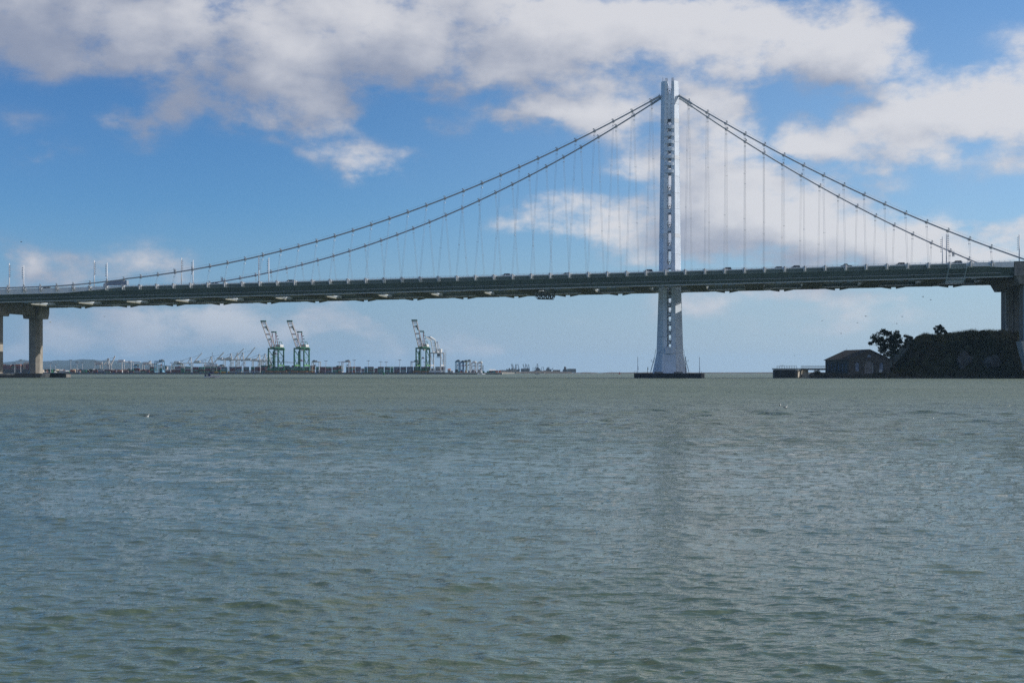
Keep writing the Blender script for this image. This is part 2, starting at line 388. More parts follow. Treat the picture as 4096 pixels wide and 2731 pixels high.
# --- girders with everything fixed to their edge
GP = [(0.9, 0.35), (0.9, -0.55), (1.5, -1.9), (6.4, -6.4), (20.5, -6.4), (27.5, -1.9), (28.0, -0.6), (28.0, 0.35)]
bracket_me = socket_me = None
for side in (-1, 1):
    g = sweep(GP, U0, U1, side).build('girder', steel, bridge)
    sweep([(1.2, 0.362), (1.2, 0.352), (27.8, 0.352), (27.8, 0.362)], U0, U1+20, side).build('roadway', asph, g)
    sweep([(7.0, -6.404), (7.0, -6.45), (20.0, -6.45), (20.0, -6.404)], U0, U1, side).build('soffit_plate', under, g)
    sweep([(0.55, 0.52), (0.55, 0.0), (0.897, 0.0), (0.897, 0.52)], U0, U1-22, side).build('edge_panel', edgew, g)
    sweep([(28.003, 0.52), (28.003, -0.3), (28.3, -0.3), (28.3, 0.52)], U0, U1, side).build('edge_panel', edgew, g)
    m = MB()                                               # railing: posts and three rails
    m2 = sweep([(0.75, 1.20), (0.75, 1.12), (0.85, 1.12), (0.85, 1.20)], U0, U1, side); m.add(m2.v, m2.f)
    m2 = sweep([(0.78, 0.90), (0.78, 0.86), (0.82, 0.86), (0.82, 0.90)], U0, U1, side); m.add(m2.v, m2.f)
    u = U0+1.25
    while u < U1:
        m.box((u, side*(HW-0.8), zd(u)+0.9), (0.14, 0.12, 0.78)); u += 2.5
    m.build('railing', edgew, g)
    # inspection rail on the sloping web, with its hangers
    m = sweep([(3.6, -4.55), (3.6, -4.75), (3.85, -4.75), (3.85, -4.55)], U0, U1-6, side)
    u = U0+2.5
    while u < U1-6:
        m.bar((u, side*(HW-3.7), zd(u)-4.5), (u, side*(HW-4.3), zd(u)-3.9), 0.22); u += 5.0
    m.build('inspection_rail', galv, g)
    m = MB(); u = U0+4
    while u < U1-8:
        m.bar((u, side*(HW-1.47), zd(u)-1.95), (u, side*(HW-6.32), zd(u)-6.38), .10, .06); u += 12.5
    m.build('web_joint', mat('girder_joint', (.10,.135,.14), .6), g, kind='stuff')
    m = sweep([(1.25, -1.50), (1.25, -1.58), (1.45, -1.62), (1.5, -1.52)], U0, U1, side); m.build('seam_rib', galv, g)
    m = sweep([(6.1, -6.25), (6.1, -6.62), (6.5, -6.62), (6.5, -6.41)], U0, U1, side)   # drip edge of the bottom flange
    m.build('bottom_lip', edgew, g)
    m = sweep([(20.4, -6.42), (20.4, -6.62), (20.7, -6.62), (20.7, -6.3)], U0, U1, side); m.build('bottom_lip', edgew, g)
    # taller edge plates where the girder meets its end piers
    m = MB(); q = []
    for (ua, ub, ha, hb) in ((-428, -335, -2.5, -2.5), (-335, -300, -2.5, -0.2)):
        m.loft([[(ua, side*(HW-.50), zd(ua)+.54), (ua, side*(HW-.50), zd(ua)+ha), (ua, side*(HW-.89), zd(ua)+ha), (ua, side*(HW-.89), zd(ua)+.54)],
                [(ub, side*(HW-.50), zd(ub)+.54), (ub, side*(HW-.50), zd(ub)+hb), (ub, side*(HW-.89), zd(ub)+hb), (ub, side*(HW-.89), zd(ub)+.54)]])
    m.build('end_plate', edgew, g)
    m = MB()
    for (ua, ub, ha, hb) in ((148, 157, -1.4, -1.4), (157, 166, -1.4, -2.2), (166, 170.5, -2.2, -2.2)):
        m.loft([[(ua, side*(HW-.50), zd(ua)+.54), (ua, side*(HW-.50), zd(ua)+ha), (ua, side*(HW-.89), zd(ua)+ha), (ua, side*(HW-.89), zd(ua)+.54)],
                [(ub, side*(HW-.50), zd(ub)+.54), (ub, side*(HW-.50), zd(ub)+hb), (ub, side*(HW-.89), zd(ub)+hb), (ub, side*(HW-.89), zd(ub)+.54)]])
    m.build('end_plate', edgew, g)
    # tapered fins under the bottom flange, a pair in every bay, on both of its edges
    for k in range(-14, 6):
        uc = k*30.0
        if uc < -425: continue
        for s in (-1, 1):
            for edge in (6.6,):
                ua, ub = uc+s*1.2, uc+s*6.0
                MB().prism([(ua, side*(HW-edge), zd(ua)-6.45), (ua, side*(HW-edge), zd(ua)-7.55), (ub, side*(HW-edge), zd(ub)-6.75), (ub, side*(HW-edge), zd(ub)-6.45)],
                           (0,0,0), (0, -side*0.35, 0)).build('fairing_fin', under if side > 0 else steel, g)
    # hanger brackets
    for n in range(-42, 17):
        u = n*10.0
        if bracket_me is None:
            m = MB()
            m.loft([[(-0.95, 0.5, 0.75), (0.95, 0.5, 0.75), (0.95, -0.55, 0.75), (-0.95, -0.55, 0.75)],
                    [(-0.95, 0.5, -0.2), (0.95, 0.5, -0.2), (0.95, -0.65, -0.2), (-0.95, -0.65, -0.2)],
                    [(-0.55, 1.2, -1.75), (1.05, 1.2, -1.75), (1.05, 0.35, -1.75), (-0.55, 0.35, -1.75)]])
            m.cur = 1
            m.tube([(0, -0.95, -1.5), (0, -0.82, 0.9)], 0.38, 10); m.tube([(0, -0.85, 0.85), (0, -0.83, 1.15)], 0.5, 10)
            ob = m.build('bracket', [edgew, galv], g); bracket_me = ob.data
        else: ob = link('bracket', bracket_me, g)
        ob.location = (u, side*(HW-0.35), zd(u)); ob.rotation_euler = (0, 0, 0 if side < 0 else math.pi)
# --- crossbeams every 30 m, with panelled undersides
for k in range(-14, 6):
    u = 15.0+30.0*k
    if not -420 < u < 170: continue
    z = zd(u); m = MB()
    poly = [(-4.6, -6.35), (4.6, -6.35), (5.3, -5.6), (5.3, -0.6), (-5.3, -0.6), (-5.3, -5.6)]
    m.loft([[(u+a, v, z+b) for a, b in poly] for v in (-HW+20.8, HW-20.8)])
    xb = m.build('crossbeam', white, bridge)
    m = MB()
    for i in range(4):
        m.bar((u-4.9+i*3.27, -HW+20.8, z-6.62), (u-4.9+i*3.27, HW-20.8, z-6.62), 0.28, 0.5)
    for j in range(6):
        v = -HW+21.5+j*(W-43)/5; m.bar((u-4.9, v, z-6.55), (u+4.9, v, z-6.55), 0.24, 0.35)
    m.build('soffit_frame', under, xb)
    for side in (-1, 1):                                    # the hatch frames hung below each girder at the crossbeam
        m = MB()
        for i in range(4): m.bar((u-4.9+i*3.27, side*(HW-7.5), z-6.62), (u-4.9+i*3.27, side*(HW-20), z-6.62), 0.26, 0.4)
        for j in range(3): m.bar((u-5.1, side*(HW-8-j*5.5), z-6.60), (u+5.1, side*(HW-8-j*5.5), z-6.60), 0.24, 0.3)
        m.build('soffit_frame', under, xb)
# --- main cables with clamps, ropes and suspenders
clamp_me = None
for side in (-1, 1):
    pts = []; u = -430.0
    while u <= 186.1:
        if abs(u) > 5 or 1: pts.append((u, side*(HW-cv(u)), cz(u)+0.35 if u > -300 else cz(u)))
        u += 4.0 if abs(u) > 12 else 1.0
    left = [p for p in pts if p[0] < -4.6]; right = [p for p in pts if p[0] > 4.6]
    cab = MB().tube(left, 0.39, 10).tube(right, 0.39, 10).build('main_cable', cablem, bridge, smooth=True)
    up_ = MB()
    for seg in (left, right):
        q = [(p[0], p[1], p[2]+1.35) for p in seg if -330 < p[0]]; up_.tube(q, 0.035, 4)
    up_.build('hand_rope', galv, cab)
    for s in (-1, 1):                                       # thick sleeve where the cable enters the tower
        p1 = [p for p in pts if abs(p[0]) < 13 and p[0]*s > 4.2]
        p1.sort(key=lambda p: abs(p[0])); MB().tube(p1, [0.95]+[0.62]*(len(p1)-1), 10).build('cable_sleeve', cablem, cab)
    for n in range(-42, 17):
        if n == 0: continue
        u = 10.0*n; zc = cz(u)+(0.35 if u > -300 else 0); v = side*(HW-cv(u))
        if clamp_me is None:
            m = MB(); m.tube([(-0.8, 0, 0), (-0.55, 0, 0), (0.55, 0, 0), (0.8, 0, 0)], [0.42, 0.56, 0.56, 0.42], 10)
            m.box((0, 0, 0.85), (0.28, 0.3, 0.9)); m.box((0, 0, 1.35), (0.75, 0.5, 0.32)); m.box((0.55, 0, 0.75), (0.5, 0.35, 0.3))
            m.box((-0.3, 0, -0.62), (0.2, 0.5, 0.5)); m.box((0.3, 0, -0.62), (0.2, 0.5, 0.5))
            ob = m.build('cable_clamp', galv, cab); clamp_me = ob.data
        else: ob = link('cable_clamp', clamp_me, cab)
        sl = math.atan2(cz(u+1)-cz(u-1), 2)
        ob.location = (u, v, zc); ob.rotation_euler = (0, -sl*0.9, 0)
        if zc-zd(u) > 2.5:
            for s in (-0.3, 0.3):
                a = Vector((u+s, side*(HW+0.45), zd(u)+0.9)); b = Vector((u+s, v, zc-0.4))
                r = 0.046
                m = MB().tube([a, b], r, 5)
                L = (b-a).length
                if L > 6: m.tube([b+(a-b)*(1.8/L), b+(a-b)*(2.4/L)], 0.16, 6)
                if L > 45: m.tube([a+(b-a)*.36, a+(b-a)*(.36+.4/L)], 0.13, 6)
                if L > 75: m.tube([a+(b-a)*.70, a+(b-a)*(.70+.4/L)], 0.13, 6)
                m.build('suspender', galv, cab)
# --- tower: skirt and four shafts tied by links
LV = [(2.56, 9.2, 3.85), (13.4, 7.0, 3.55), (52.0, 5.78, 3.2), (84.0, 5.45, 3.05), (120.0, 4.95, 2.85), (142.0, 4.75, 2.7), (159.9, 4.6, 2.55)]
def tw(z):
    for (a, b) in zip(LV, LV[1:]):
        if a[0] <= z <= b[0]:
            t = (z-a[0])/(b[0]-a[0]); return a[1]+(b[1]-a[1])*t, a[2]+(b[2]-a[2])*t
    return LV[-1][1:]
G = 1.0
def oct_sec(z, grow=0.0, gap=0.0):
    H, F = tw(z); H += grow; F += grow*0.6
    return [(F, -H, z), (H, -F, z), (H, F, z), (F, H, z), (-F, H, z), (-H, F, z), (-H, -F, z), (-F, -H, z)]
tower = MB().loft([oct_sec(2.56), oct_sec(13.4)]).build('tower', white, bridge)
MB().loft([oct_sec(13.40, .06), oct_sec(13.62, .06)]).build('splice_band', whit2, tower)
for sx in (-1, 1):
    for sy in (-1, 1):
        secs = []
        for z in (13.65, 30, 52, 84, 120, 142, 159.9):
            H, F = tw(z); secs.append([(sx*G, sy*G, z), (sx*H, sy*G, z), (sx*H, sy*F, z), (sx*F, sy*H, z), (sx*G, sy*H, z)])
        lg = MB().loft(secs).build('tower_shaft', white, tower)
        for z in (137.4, 117.6, 75.6):                       # bolted splice belts
            secs = []
            for zz in (z, z+2.2):
                H, F = tw(zz); e = 0.05; secs.append([(sx*(G+.02), sy*(G+.02), zz), (sx*(H+e), sy*(G+.02), zz), (sx*(H+e), sy*(F+e*.4), zz), (sx*(F+e*.4), sy*(H+e), zz), (sx*(G+.02), sy*(H+e), zz)])
            MB().loft(secs).build('splice_band', whit2, lg)
        m = MB()                                             # field-weld seams between the shaft lifts
        for z in (22.0, 31.0, 40.5, 58.0, 66.5, 91.0, 99.5, 108.5, 127.0, 147.5):
            secs = []
            for zz in (z, z+.16):
                H, F = tw(zz); e = 0.03; secs.append([(sx*(G+.02), sy*(G+.02), zz), (sx*(H+e), sy*(G+.02), zz), (sx*(H+e), sy*(F+e*.4), zz), (sx*(F+e*.4), sy*(H+e), zz), (sx*(G+.02), sy*(H+e), zz)])
            m.loft(secs)
        m.build('weld_seam', mat('seam_grey', (.40,.43,.47), .6), lg, kind='stuff')
        m = MB()                                             # ladder brackets down the inner edge
        z = 15.0
        while z < 158:
            H, F = tw(z); m.box((sx*(G+0.12), sy*(H+0.12), z), (0.2, 0.24, 0.3)); z += 2.5
        m.build('ladder_bracket', dark, lg, kind='stuff')
# links between the shafts: close-spaced curved collars high up, plain plates below
def collar(z, h, half, bulge):
    m = MB()
    H, F = tw(z)
    for sy in (-1, 1):
        pts = []
        for i in range(9):
            t = -1+2*i/8; pts.append((half*t, sy*(H+0.1+bulge*(1-t*t))))
        m.loft([[(x, y, z-h/2), (x, y, z+h/2), (x, sy*(H-0.9), z+h/2), (x, sy*(H-0.9), z-h/2)] for x, y in pts])
        m.box((sy*(H-.5), 0, z), (.5, 2*G-.01, h))
    return m
for i in range(7):
    collar(136.0-i*3.97-1.0, 1.75, 2.5, 0.75).build('shaft_collar', white, tower)
def link_plate(z0, z1):
    m = MB(); H, F = tw((z0+z1)/2)
    for sy in (-1, 1):
        m.box((0, sy*(H-0.35), (z0+z1)/2), (2*G-.01, 0.3, z1-z0)); m.box((sy*(H-0.35), 0, (z0+z1)/2), (0.3, 2*G-.01, z1-z0))
    return m
link_plate(139.4, 153.0).build('shear_link', white, tower)
for i in range(6):
    z = 100.8-i*9.95; link_plate(z-1.9, z).build('shear_link', white, tower)
for i in range(8):
    z = 47.5-i*4.98-2.2; link_plate(max(13.7, z-1.9), z).build('shear_link', white, tower)
# service platforms with guard frames in the slot
def cage(z, h=2.6):
    m = MB(); H, F = tw(z)
    for sy in (-1, 1):
        y = sy*(H-0.1)
        for x in (-0.88, 0.88): m.bar((x, y, z), (x, y, z+h), 0.16)
        for q in (0.05, 0.42, 0.98): m.bar((-0.88, y, z+h*q), (0.88, y, z+h*q), 0.12)
        m.box((0.1, y, z+h*.55), (0.5, 0.1, 0.6))
    return m
for i in range(6): cage(100.85-i*9.95).build('service_platform', dark, tower)
for i in range(7): cage(43.5-i*4.98, 2.7).build('service_platform', dark, tower)
cage(153.2, 2.6).build('service_platform', dark, tower); cage(138.0-1.0, 1.3).build('service_platform', dark, tower)
m = MB().box((0, 0, 0), (0,0,0)) if False else MB()
for sy in (-1, 1): m.box((0, sy*(tw(15)[0]+0.55), 14.9), (4.2, 1.2, 3.6))
m.build('access_box', white, tower)
m = MB()                                                     # masts and cages on the tower head
for x, y, h in ((-3.6, -3.2, 2.2), (-1.5, -3.0, 1.6), (1.6, -3.0, 1.9), (1.9, 3.0, 1.8), (-1.8, 3, 1.5)):
    m.bar((x, y, 159.9), (x, y, 159.9+h), 0.16)
for x in (-1.7, 1.7):
    for dx in (-0.55, 0.55):
        m.bar((x+dx, -3.4, 159.9), (x+dx, -3.4, 161.6), 0.14)
    m.bar((x-.55, -3.4, 161.5), (x+.55, -3.4, 161.5), 0.14); m.bar((x-.55, -3.4, 160.7), (x+.55, -3.4, 160.7), 0.1)
m.build('head_railing', dark, tower)
m = MB()                                                     # stairs up both sloping sides of the skirt
for sx in (-1, 1):
    for o in (-0.6, 0.6):
        m.bar((sx*10.4, -2+o, 2.6), (sx*8.3, -2+o, 10), 0.14); m.bar((sx*10.4, -2+o, 3.7), (sx*8.3, -2+o, 11.1), 0.1); m.bar((sx*8.3, -2+o, 10), (sx*7.5, -2+o, 15.5), 0.12)
    for i in range(14): t = i/13; m.bar((sx*(10.4-2.1*t), -2.6, 2.6+7.4*t), (sx*(10.4-2.1*t), -1.4, 2.6+7.4*t), 0.16)
    for i in range(8): t = i/7; m.bar((sx*(8.3-.8*t), -2.6, 10+5.5*t), (sx*(8.3-.8*t), -1.4, 10+5.5*t), 0.1)
    m.box((sx*9.0, -2, 8.9), (1.8, 1.6, 0.15))
    for y in (-2.8, -1.2): m.bar((sx*9.9, y, 8.9), (sx*9.9, y, 10.0), 0.1)
    m.bar((sx*9.9, -2.8, 10), (sx*9.9, -1.2, 10), 0.1)
m.build('stair', galv, tower)
# --- tower footing with dark fender panels
def chamf(hx, hy, c, z): return [(hx-c, -hy, z), (hx, -hy+c, z), (hx, hy-c, z), (hx-c, hy, z), (-hx+c, hy, z), (-hx, hy-c, z), (-hx, -hy+c, z), (-hx+c, -hy, z)]
ft = MB().loft([chamf(17.6, 15.2, 1.0, -2.0), chamf(17.6, 15.2, 1.0, 2.5)]).build('footing', concd, bridge)
for sy in (-1, 1):
    for i in range(8):
        MB().box((-15.4+i*4.4, sy*15.5, 1.2), (4.32, 0.5, 2.75)).build('fender_panel', fend, ft)
for sx in (-1, 1):
    for i in range(6): MB().box((sx*17.9, -11.9+i*4.75, 1.2), (0.5, 4.66, 2.75)).build('fender_panel', fend2 if sx > 0 else fend, ft)
    MB().box((sx*17.35, -15.0, 1.2), (0.5, 1.3, 2.75), rz=sx*R(45)).build('fender_panel', conc if sx > 0 else fend, ft)
m = MB()
for x in (-5.2, 5.2):
    m.loft([[(x-2.4, -13.2, 2.5), (x+2.4, -13.2, 2.5), (x+2.4, -11, 2.5), (x-2.4, -11, 2.5)], [(x-2.1, -13.0, 3.35), (x+2.1, -13.0, 3.35), (x+2.1, -11.2, 3.35), (x-2.1, -11.2, 3.35)]])
m.build('hatch', concd, ft)
m = MB()
for x in (-17.2, 16.9):
    for dx in (-.6, .6): m.bar((x+dx, -14.8, 2.5), (x+dx, -14.8, 3.7), 0.1)
    m.bar((x-.6, -14.8, 3.65), (x+.6, -14.8, 3.65), 0.1)
m.build('guard_rail', dark, ft)
for x, y, h, c in ((-16.2, -14.0, 8.6, galv), (9.2, -13.6, 8.8, dark), (16.4, -13.0, 8.4, edgew), (-11.0, -13.5, 3.0, conc)):
    m = MB().tube([(x, y, 2.5), (x, y, 2.5+h)], 0.13, 6); m.box((x+.15, y-.2, 4.9), (0.6, 0.5, 0.5)); m.box((x+.2, y-.1, 5.8), (0.4, 0.3, 0.3)); m.box((x, y, 2.5+h), (0.3, 0.3, 0.35))
    m.build('navigation_mast', c, ft)
# --- east pier
def pier(uc, cols, capz, half_u, cap_v, m_c, base, cap_drop):
    pass
UE = -386.5
ep = MB()
vs_c = (-22.0, 21.5)
for v in vs_c: pass
zt = 42.6
e = MB().loft([[(UE-3.6, -16.5, zt-4.9), (UE+3.6, -16.5, zt-4.9), (UE+3.6, 16.0, zt-4.9), (UE-3.6, 16.0, zt-4.9)], [(UE-3.6, -16.5, zt+1.6), (UE+3.6, -16.5, zt+1.6), (UE+3.6, 16.0, zt+1.6), (UE-3.6, 16.0, zt+1.6)]]).build('cap_beam', conc, bridge, label='weathered concrete pier beam under the left end of the bridge')
for v in vs_c:
    MB().loft([[(UE-5.0, v-5.6, zt-7.0), (UE+5.0, v-5.6, zt-7.0), (UE+5.0, v+5.6, zt-7.0), (UE-5.0, v+5.6, zt-7.0)],
               [(UE-5.4, v-6.2, zt-3.6), (UE+5.4, v-6.2, zt-3.6), (UE+5.4, v+6.2, zt-3.6), (UE-5.4, v+6.2, zt-3.6)],
               [(UE-5.4, v-6.2, zt+1.2), (UE+5.4, v-6.2, zt+1.2), (UE+5.4, v+6.2, zt+1.2), (UE-5.4, v+6.2, zt+1.2)]]).build('column_head', conc, e)
    o8 = lambda z, h=3.55, c=1.7: [(UE+h-c, v-h, z), (UE+h, v-h+c, z), (UE+h, v+h-c, z), (UE+h-c, v+h, z), (UE-h+c, v+h, z), (UE-h, v+h-c, z), (UE-h, v-h+c, z), (UE-h+c, v-h, z)]
    MB().loft([o8(1.5), o8(12), o8(24), o8(zt-6.99)]).build('column', conc, e)
    m = MB()
    for z in (9.0, 18.0, 27.0): m.loft([o8(z, 3.57, 1.7), o8(z+.1, 3.57, 1.7)])
    m.build('pour_joint', concd, e)
m = MB()
for i in range(30):
    v = -15+i*1.05; m.bar((UE+2.8, v, zt+1.6), (UE+2.8, v, zt+4.4), 0.14 if i % 3 else 0.4); m.bar((UE-2.8, v, zt+1.6), (UE-2.8, v, zt+4.4), 0.2)
for z in (2.2, 3.1, 4.0): m.bar((UE+2.8, -15, zt+z), (UE+2.8, 26, zt+z), 0.12)
for v in (-26, -17, 17, 26): m.box((UE, v, zt+2.7), (5, 2.4, 3.4))
m.build('bearing', dark, e)
m = MB().box((UE+4.2, -1, zt+1.9), (1.2, 9, 0.25)); m.build('inspection_ledge', edgew, e)
ef = MB().box((UE, 0, 0.0), (16, 62, 3.4)).build('pile_cap', concd, e)
for i in range(9):
    MB().box((UE+8.15, -28+i*7.0, 1.0), (0.35, 6.9, 2.9)).build('fender_panel', (fend, fend2, fend, fend2, fend2, fend, fend, fend2, fend2)[i], e)
for j in range(4): MB().box((UE-6+j*4, -31.2, 1.0), (3.9, 0.35, 2.9)).build('fender_panel', fend2 if j % 2 else fend, e)
# the fender runs on to the right beyond the footing
for i in range(4): MB().box((UE+9.6+i*2.6, 24.0, 1.0), (2.5, 0.6, 2.9)).build('fender_panel', fend2 if i in (2, 3) else fend, e)
MB().box((UE+13.4, 27, 0.6), (10.4, 5.4, 2.6)).build('fender_deck', concd, e)
# --- west pier on the island
UW = 181.0
w_ = MB().loft([[(170.8, -HW+0.6, 50.5), (205, -HW+0.6, 50.5), (205, HW-.6, 50.5), (170.8, HW-.6, 50.5)], [(170.8, -HW+0.6, 57.6), (205, -HW+.6, 58.0), (205, HW-.6, 58.0), (170.8, HW-.6, 57.6)]]).build('cap_beam', concd, bridge, label='grey concrete pier cap where the cable ends at the right')
MB().loft([[(173.5, -HW+2, 46.6), (205, -HW+2, 46.6), (205, HW-2, 46.6), (173.5, HW-2, 46.6)], [(171.5, -HW+1, 50.49), (205, -HW+1, 50.49), (205, HW-1, 50.49), (171.5, HW-1, 50.49)]]).build('cap_beam', concd, w_)
def wcol(v, hu, hv, z0, z1, name='column', m_=concd):
    return MB().loft([[(UW-hu, v-hv, z0), (UW+hu, v-hv, z0), (UW+hu, v+hv, z0), (UW-hu, v+hv, z0)], [(UW-hu, v-hv, z1), (UW+hu, v-hv, z1), (UW+hu, v+hv, z1), (UW-hu, v+hv, z1)]]).build(name, m_, w_)
for v in (21.0,):
    wcol(v, 5.4, 6.5, 12, 47)
    m = MB()
    m.box((UW-1.2, v-6.52, 33), (0.5, 0.2, 28)); m.build('recess', dark, w_)
    m = MB()
    for z in (27, 36, 44): m.box((UW, v-6.52, z), (10.7, 0.12, 0.12))
    m.build('pour_joint', dark, w_)
    m = MB().tube([(UW-5.2, v-6.8, 20), (UW-5.2, v-6.8, 46.5)], 0.22, 6).tube([(UW-4.2, v-6.8, 20), (UW-4.2, v-6.8, 46.5)], 0.15, 6)
    m.box((UW-5.0, v-7.0, 25.2), (1.3, 0.8, 1.8)); m.build('drain_pipe', galv, w_)
wcol(-22.0, 4.4, 5.0, 18, 47)
m = MB().tube([(UW-3.9, -28.2, 19), (UW-3.9, -28.2, 50)], 0.75, 10); m.build('drain_pipe', mat('pipe_grey', (0.24, 0.28, 0.31), 0.5), w_)
MB().loft([[(UW-3.0, -31, 6.5), (UW+12, -31, 6.5), (UW+12, -18, 6.5), (UW-3.0, -18, 6.5)], [(UW-4.4, -31, 11), (UW+12, -31, 11), (UW+12, -18, 11), (UW-4.4, -18, 11)], [(UW-6.2, -31.5, 18.5), (UW+12, -31.5, 18.5), (UW+12, -18, 18.5), (UW-6.2, -18, 18.5)]]).build('footing', mat('pale_concrete', (0.42, 0.43, 0.42), .9, .12, .5, streak=.25), w_)
MB().box((UW+2, -33.5, 5.2), (16, 3, 2.2)).build('footing', concd, w_)
m = MB()
for i in range(24): m.box((152+i*0.85, -HW+12, zd(152)-7.2), (0.12, 8, 0.3))
m.box((161, -HW+10, zd(160)-7.3), (20, 0.2, 0.2)); m.box((161, -HW+14, zd(160)-7.3), (20, 0.2, 0.2)); m.build('walkway', dark, w_)

# ------------------------------------------------------------------ things on and under the deck
def on_deck(px, v, dz=0.36):
    u = u_at(px, v); p = wp(u, v, zd(u)+dz); return p, u
pole_w = mat('mast_paint', (0.70, 0.71, 0.72), 0.45, 0.05, 0.5)
lampm = mat('lamp_housing', (0.20, 0.22, 0.24), 0.4, 0.1, 1.0)
def light_mast():
    t = thing('light_mast', '', 'street lamp')
    MB().tube([(0,0,0), (0,0,17.4)], [0.30, 0.24], 10).build('pole', pole_w, t, smooth=True)
    MB().box((0,0,0.15), (0.9,0.9,0.3)).build('base_plate', galv, t)
    me = None
    for i in range(7):
        z = 16.0-i*1.05
        if me is None:
            m = MB().bar((0.2,0,0), (0.75,0,-0.12), 0.1); m.loft([[(0.5,-.28,0.05),(0.5,.28,0.05),(0.5,.28,-.2),(0.5,-.28,-.2)],[(1.05,-.24,-0.05),(1.05,.24,-0.05),(1.05,.24,-.38),(1.05,-.24,-.38)]])
            o = m.build('lamp_head', lampm, t); me = o.data
        else: o = link('lamp_head', me, t)
        o.location = (0,0,z)
    return t
lm0 = light_mast(); used = False
LM = [(37, 29, 0, 'first light mast from the left edge, lamps facing right, by the pier'), (94.5, 45, 1, 'second light mast from the left edge, lamps facing left'),
      (377, 29, 0, 'light mast left of the blue-grey truck trailer, lamps facing right'), (428, 45, 1, 'light mast touching the left end of the truck trailer, lamps facing left'),
      (726, 29, 0, 'taller mast of the third pair, crossed by the near cable low down'), (772, 45, 1, 'shorter mast of the third pair, left-facing lamps'),
      (1035, 29, 0, 'taller mast of the pair between the two cables, lamps facing right'), (1075, 45, 1, 'shorter mast of the pair between the two cables, lamps facing left'),
      (3786, 29, 0, 'taller light mast right of the tower, crossed by the near cable'), (3770, 45, 1, 'slim light mast with left-facing lamps, right half of the bridge'),
      (4077, 45, 1, 'light mast at the right edge above the pier')]
for i, (px, v, fl, lab) in enumerate(LM):
    o = lm0 if i == 0 else copy_tree(lm0)
    p, u = on_deck(px, v, .6); o.location = p; o.rotation_euler = (0, 0, -TH+(math.pi if fl else 0)); o['label'] = lab; o['group'] = 'light masts on the bridge deck'
# --- traffic
glass = mat('car_glass', (0.02, 0.025, 0.03), 0.08, 0.05, 1.0)
tyre = mat('tyre_rubber', (0.02, 0.02, 0.02), 0.9, 0.1, 2.0)
def car(px, v, paint, label, cat, kind='saloon'):
    p, u = on_deck(px, v); t = thing('car' if kind != 'truck' else 'truck', label, cat, p, -TH, 'traffic crossing the bridge')
    L, H, Wd = {'saloon': (4.7, 1.5, 1.85), 'suv': (4.9, 1.85, 1.95), 'pickup': (5.8, 1.9, 2.0), 'truck': (14.0, 4.0, 2.5)}[kind]
    if kind == 'truck':
        MB().box((1.0,0,2.55), (12.2, 2.5, 2.75)).build('trailer', paint, t)
        MB().loft([[(-5.4,-1.2,.7),(-5.4,1.2,.7),(-5.4,1.2,3.0),(-5.4,-1.2,3.0)],[(-7.2,-1.2,.7),(-7.2,1.2,.7),(-7.0,1.2,2.2),(-7.0,-1.2,2.2)]]).build('cab', mat('cab_white', (.6,.6,.62), .4), t)
        xs = (-6.2, 4.0, 5.4)
    else:
        h0, h1 = 0.35, 0.95 if kind == 'saloon' else 1.1
        MB().loft([[(-L/2, y, h0) for y in (-Wd/2, Wd/2)]+[(-L/2+.1, y, h1*.85) for y in (Wd/2, -Wd/2)], [(-L/2+.9, y, h0) for y in (-Wd/2, Wd/2)]+[(-L/2+.9, y, h1) for y in (Wd/2, -Wd/2)],
                   [(L/2-.3, y, h0) for y in (-Wd/2, Wd/2)]+[(L/2-.3, y, h1) for y in (Wd/2, -Wd/2)], [(L/2, y, h0) for y in (-Wd/2, Wd/2)]+[(L/2-.05, y, h1*.8) for y in (Wd/2, -Wd/2)]]).build('body', paint, t)
        a, b = (-L*.2, L*.32) if kind == 'saloon' else (-L*.22, L*.46) if kind == 'suv' else (-L*.22, L*.12)
        w2 = Wd/2-.08; w3 = Wd/2-.22
        sec = lambda x, z, w: [(x, -w, z), (x, w, z)]
        MB().loft([[(a-.55,-w2,h1-.01),(a-.55,w2,h1-.01),(b+.5 if kind!='suv' else b,w2,h1-.01),(b+.5 if kind!='suv' else b,-w2,h1-.01)], [(a+.15,-w3,H-.1),(a+.15,w3,H-.1),(b-.2,w3,H-.1),(b-.2,-w3,H-.1)]]).build('windows', glass, t)
        MB().loft([[(a+.1,-w3-.02,H-.11),(a+.1,w3+.02,H-.11),(b-.15,w3+.02,H-.11),(b-.15,-w3-.02,H-.11)], [(a+.35,-w3+.1,H),(a+.35,w3-.1,H),(b-.4,w3-.1,H),(b-.4,-w3+.1,H)]]).build('roof', paint, t)
        xs = (-L*.31, L*.3)
    for x in xs:
        for s in (-1, 1): MB().tube([(x, s*(Wd/2-.25), .34), (x, s*Wd/2, .34)], .34, 10).build('wheel', tyre, t)
    return t
blk = mat('car_black', (0.015, 0.016, 0.02), 0.25, 0.05); gry = mat('car_grey', (0.25, 0.26, 0.28), 0.3, 0.05); wht = mat('car_white', (0.62, 0.62, 0.63), 0.3, 0.04); red = mat('car_red', (0.25, 0.04, 0.035), 0.3, .05)
trl = mat('trailer_side', (0.26, 0.31, 0.38), 0.5, 0.06, 0.3)
car(464, 9, trl, 'truck with a long blue-grey trailer at the left on the bridge', 'truck', 'truck')
car(858, 9, blk, 'black car just left of the tall mast pair between the cables', 'car', 'saloon')
car(1160, 11, blk, 'black car on the deck right of the last left-hand light mast', 'car', 'suv')
car(2025, 9, gry, 'grey car on the bridge left of the tower, above the hanging inspection gantry', 'car', 'suv')
car(2265, 11, blk, 'dark car a third of the way from the hanging gantry to the tower', 'car', 'saloon')
car(2593, 8, blk, 'dark car just left of the white tower', 'car', 'suv')
car(2908, 9, blk, 'black car two hangers right of the tower', 'car', 'suv')
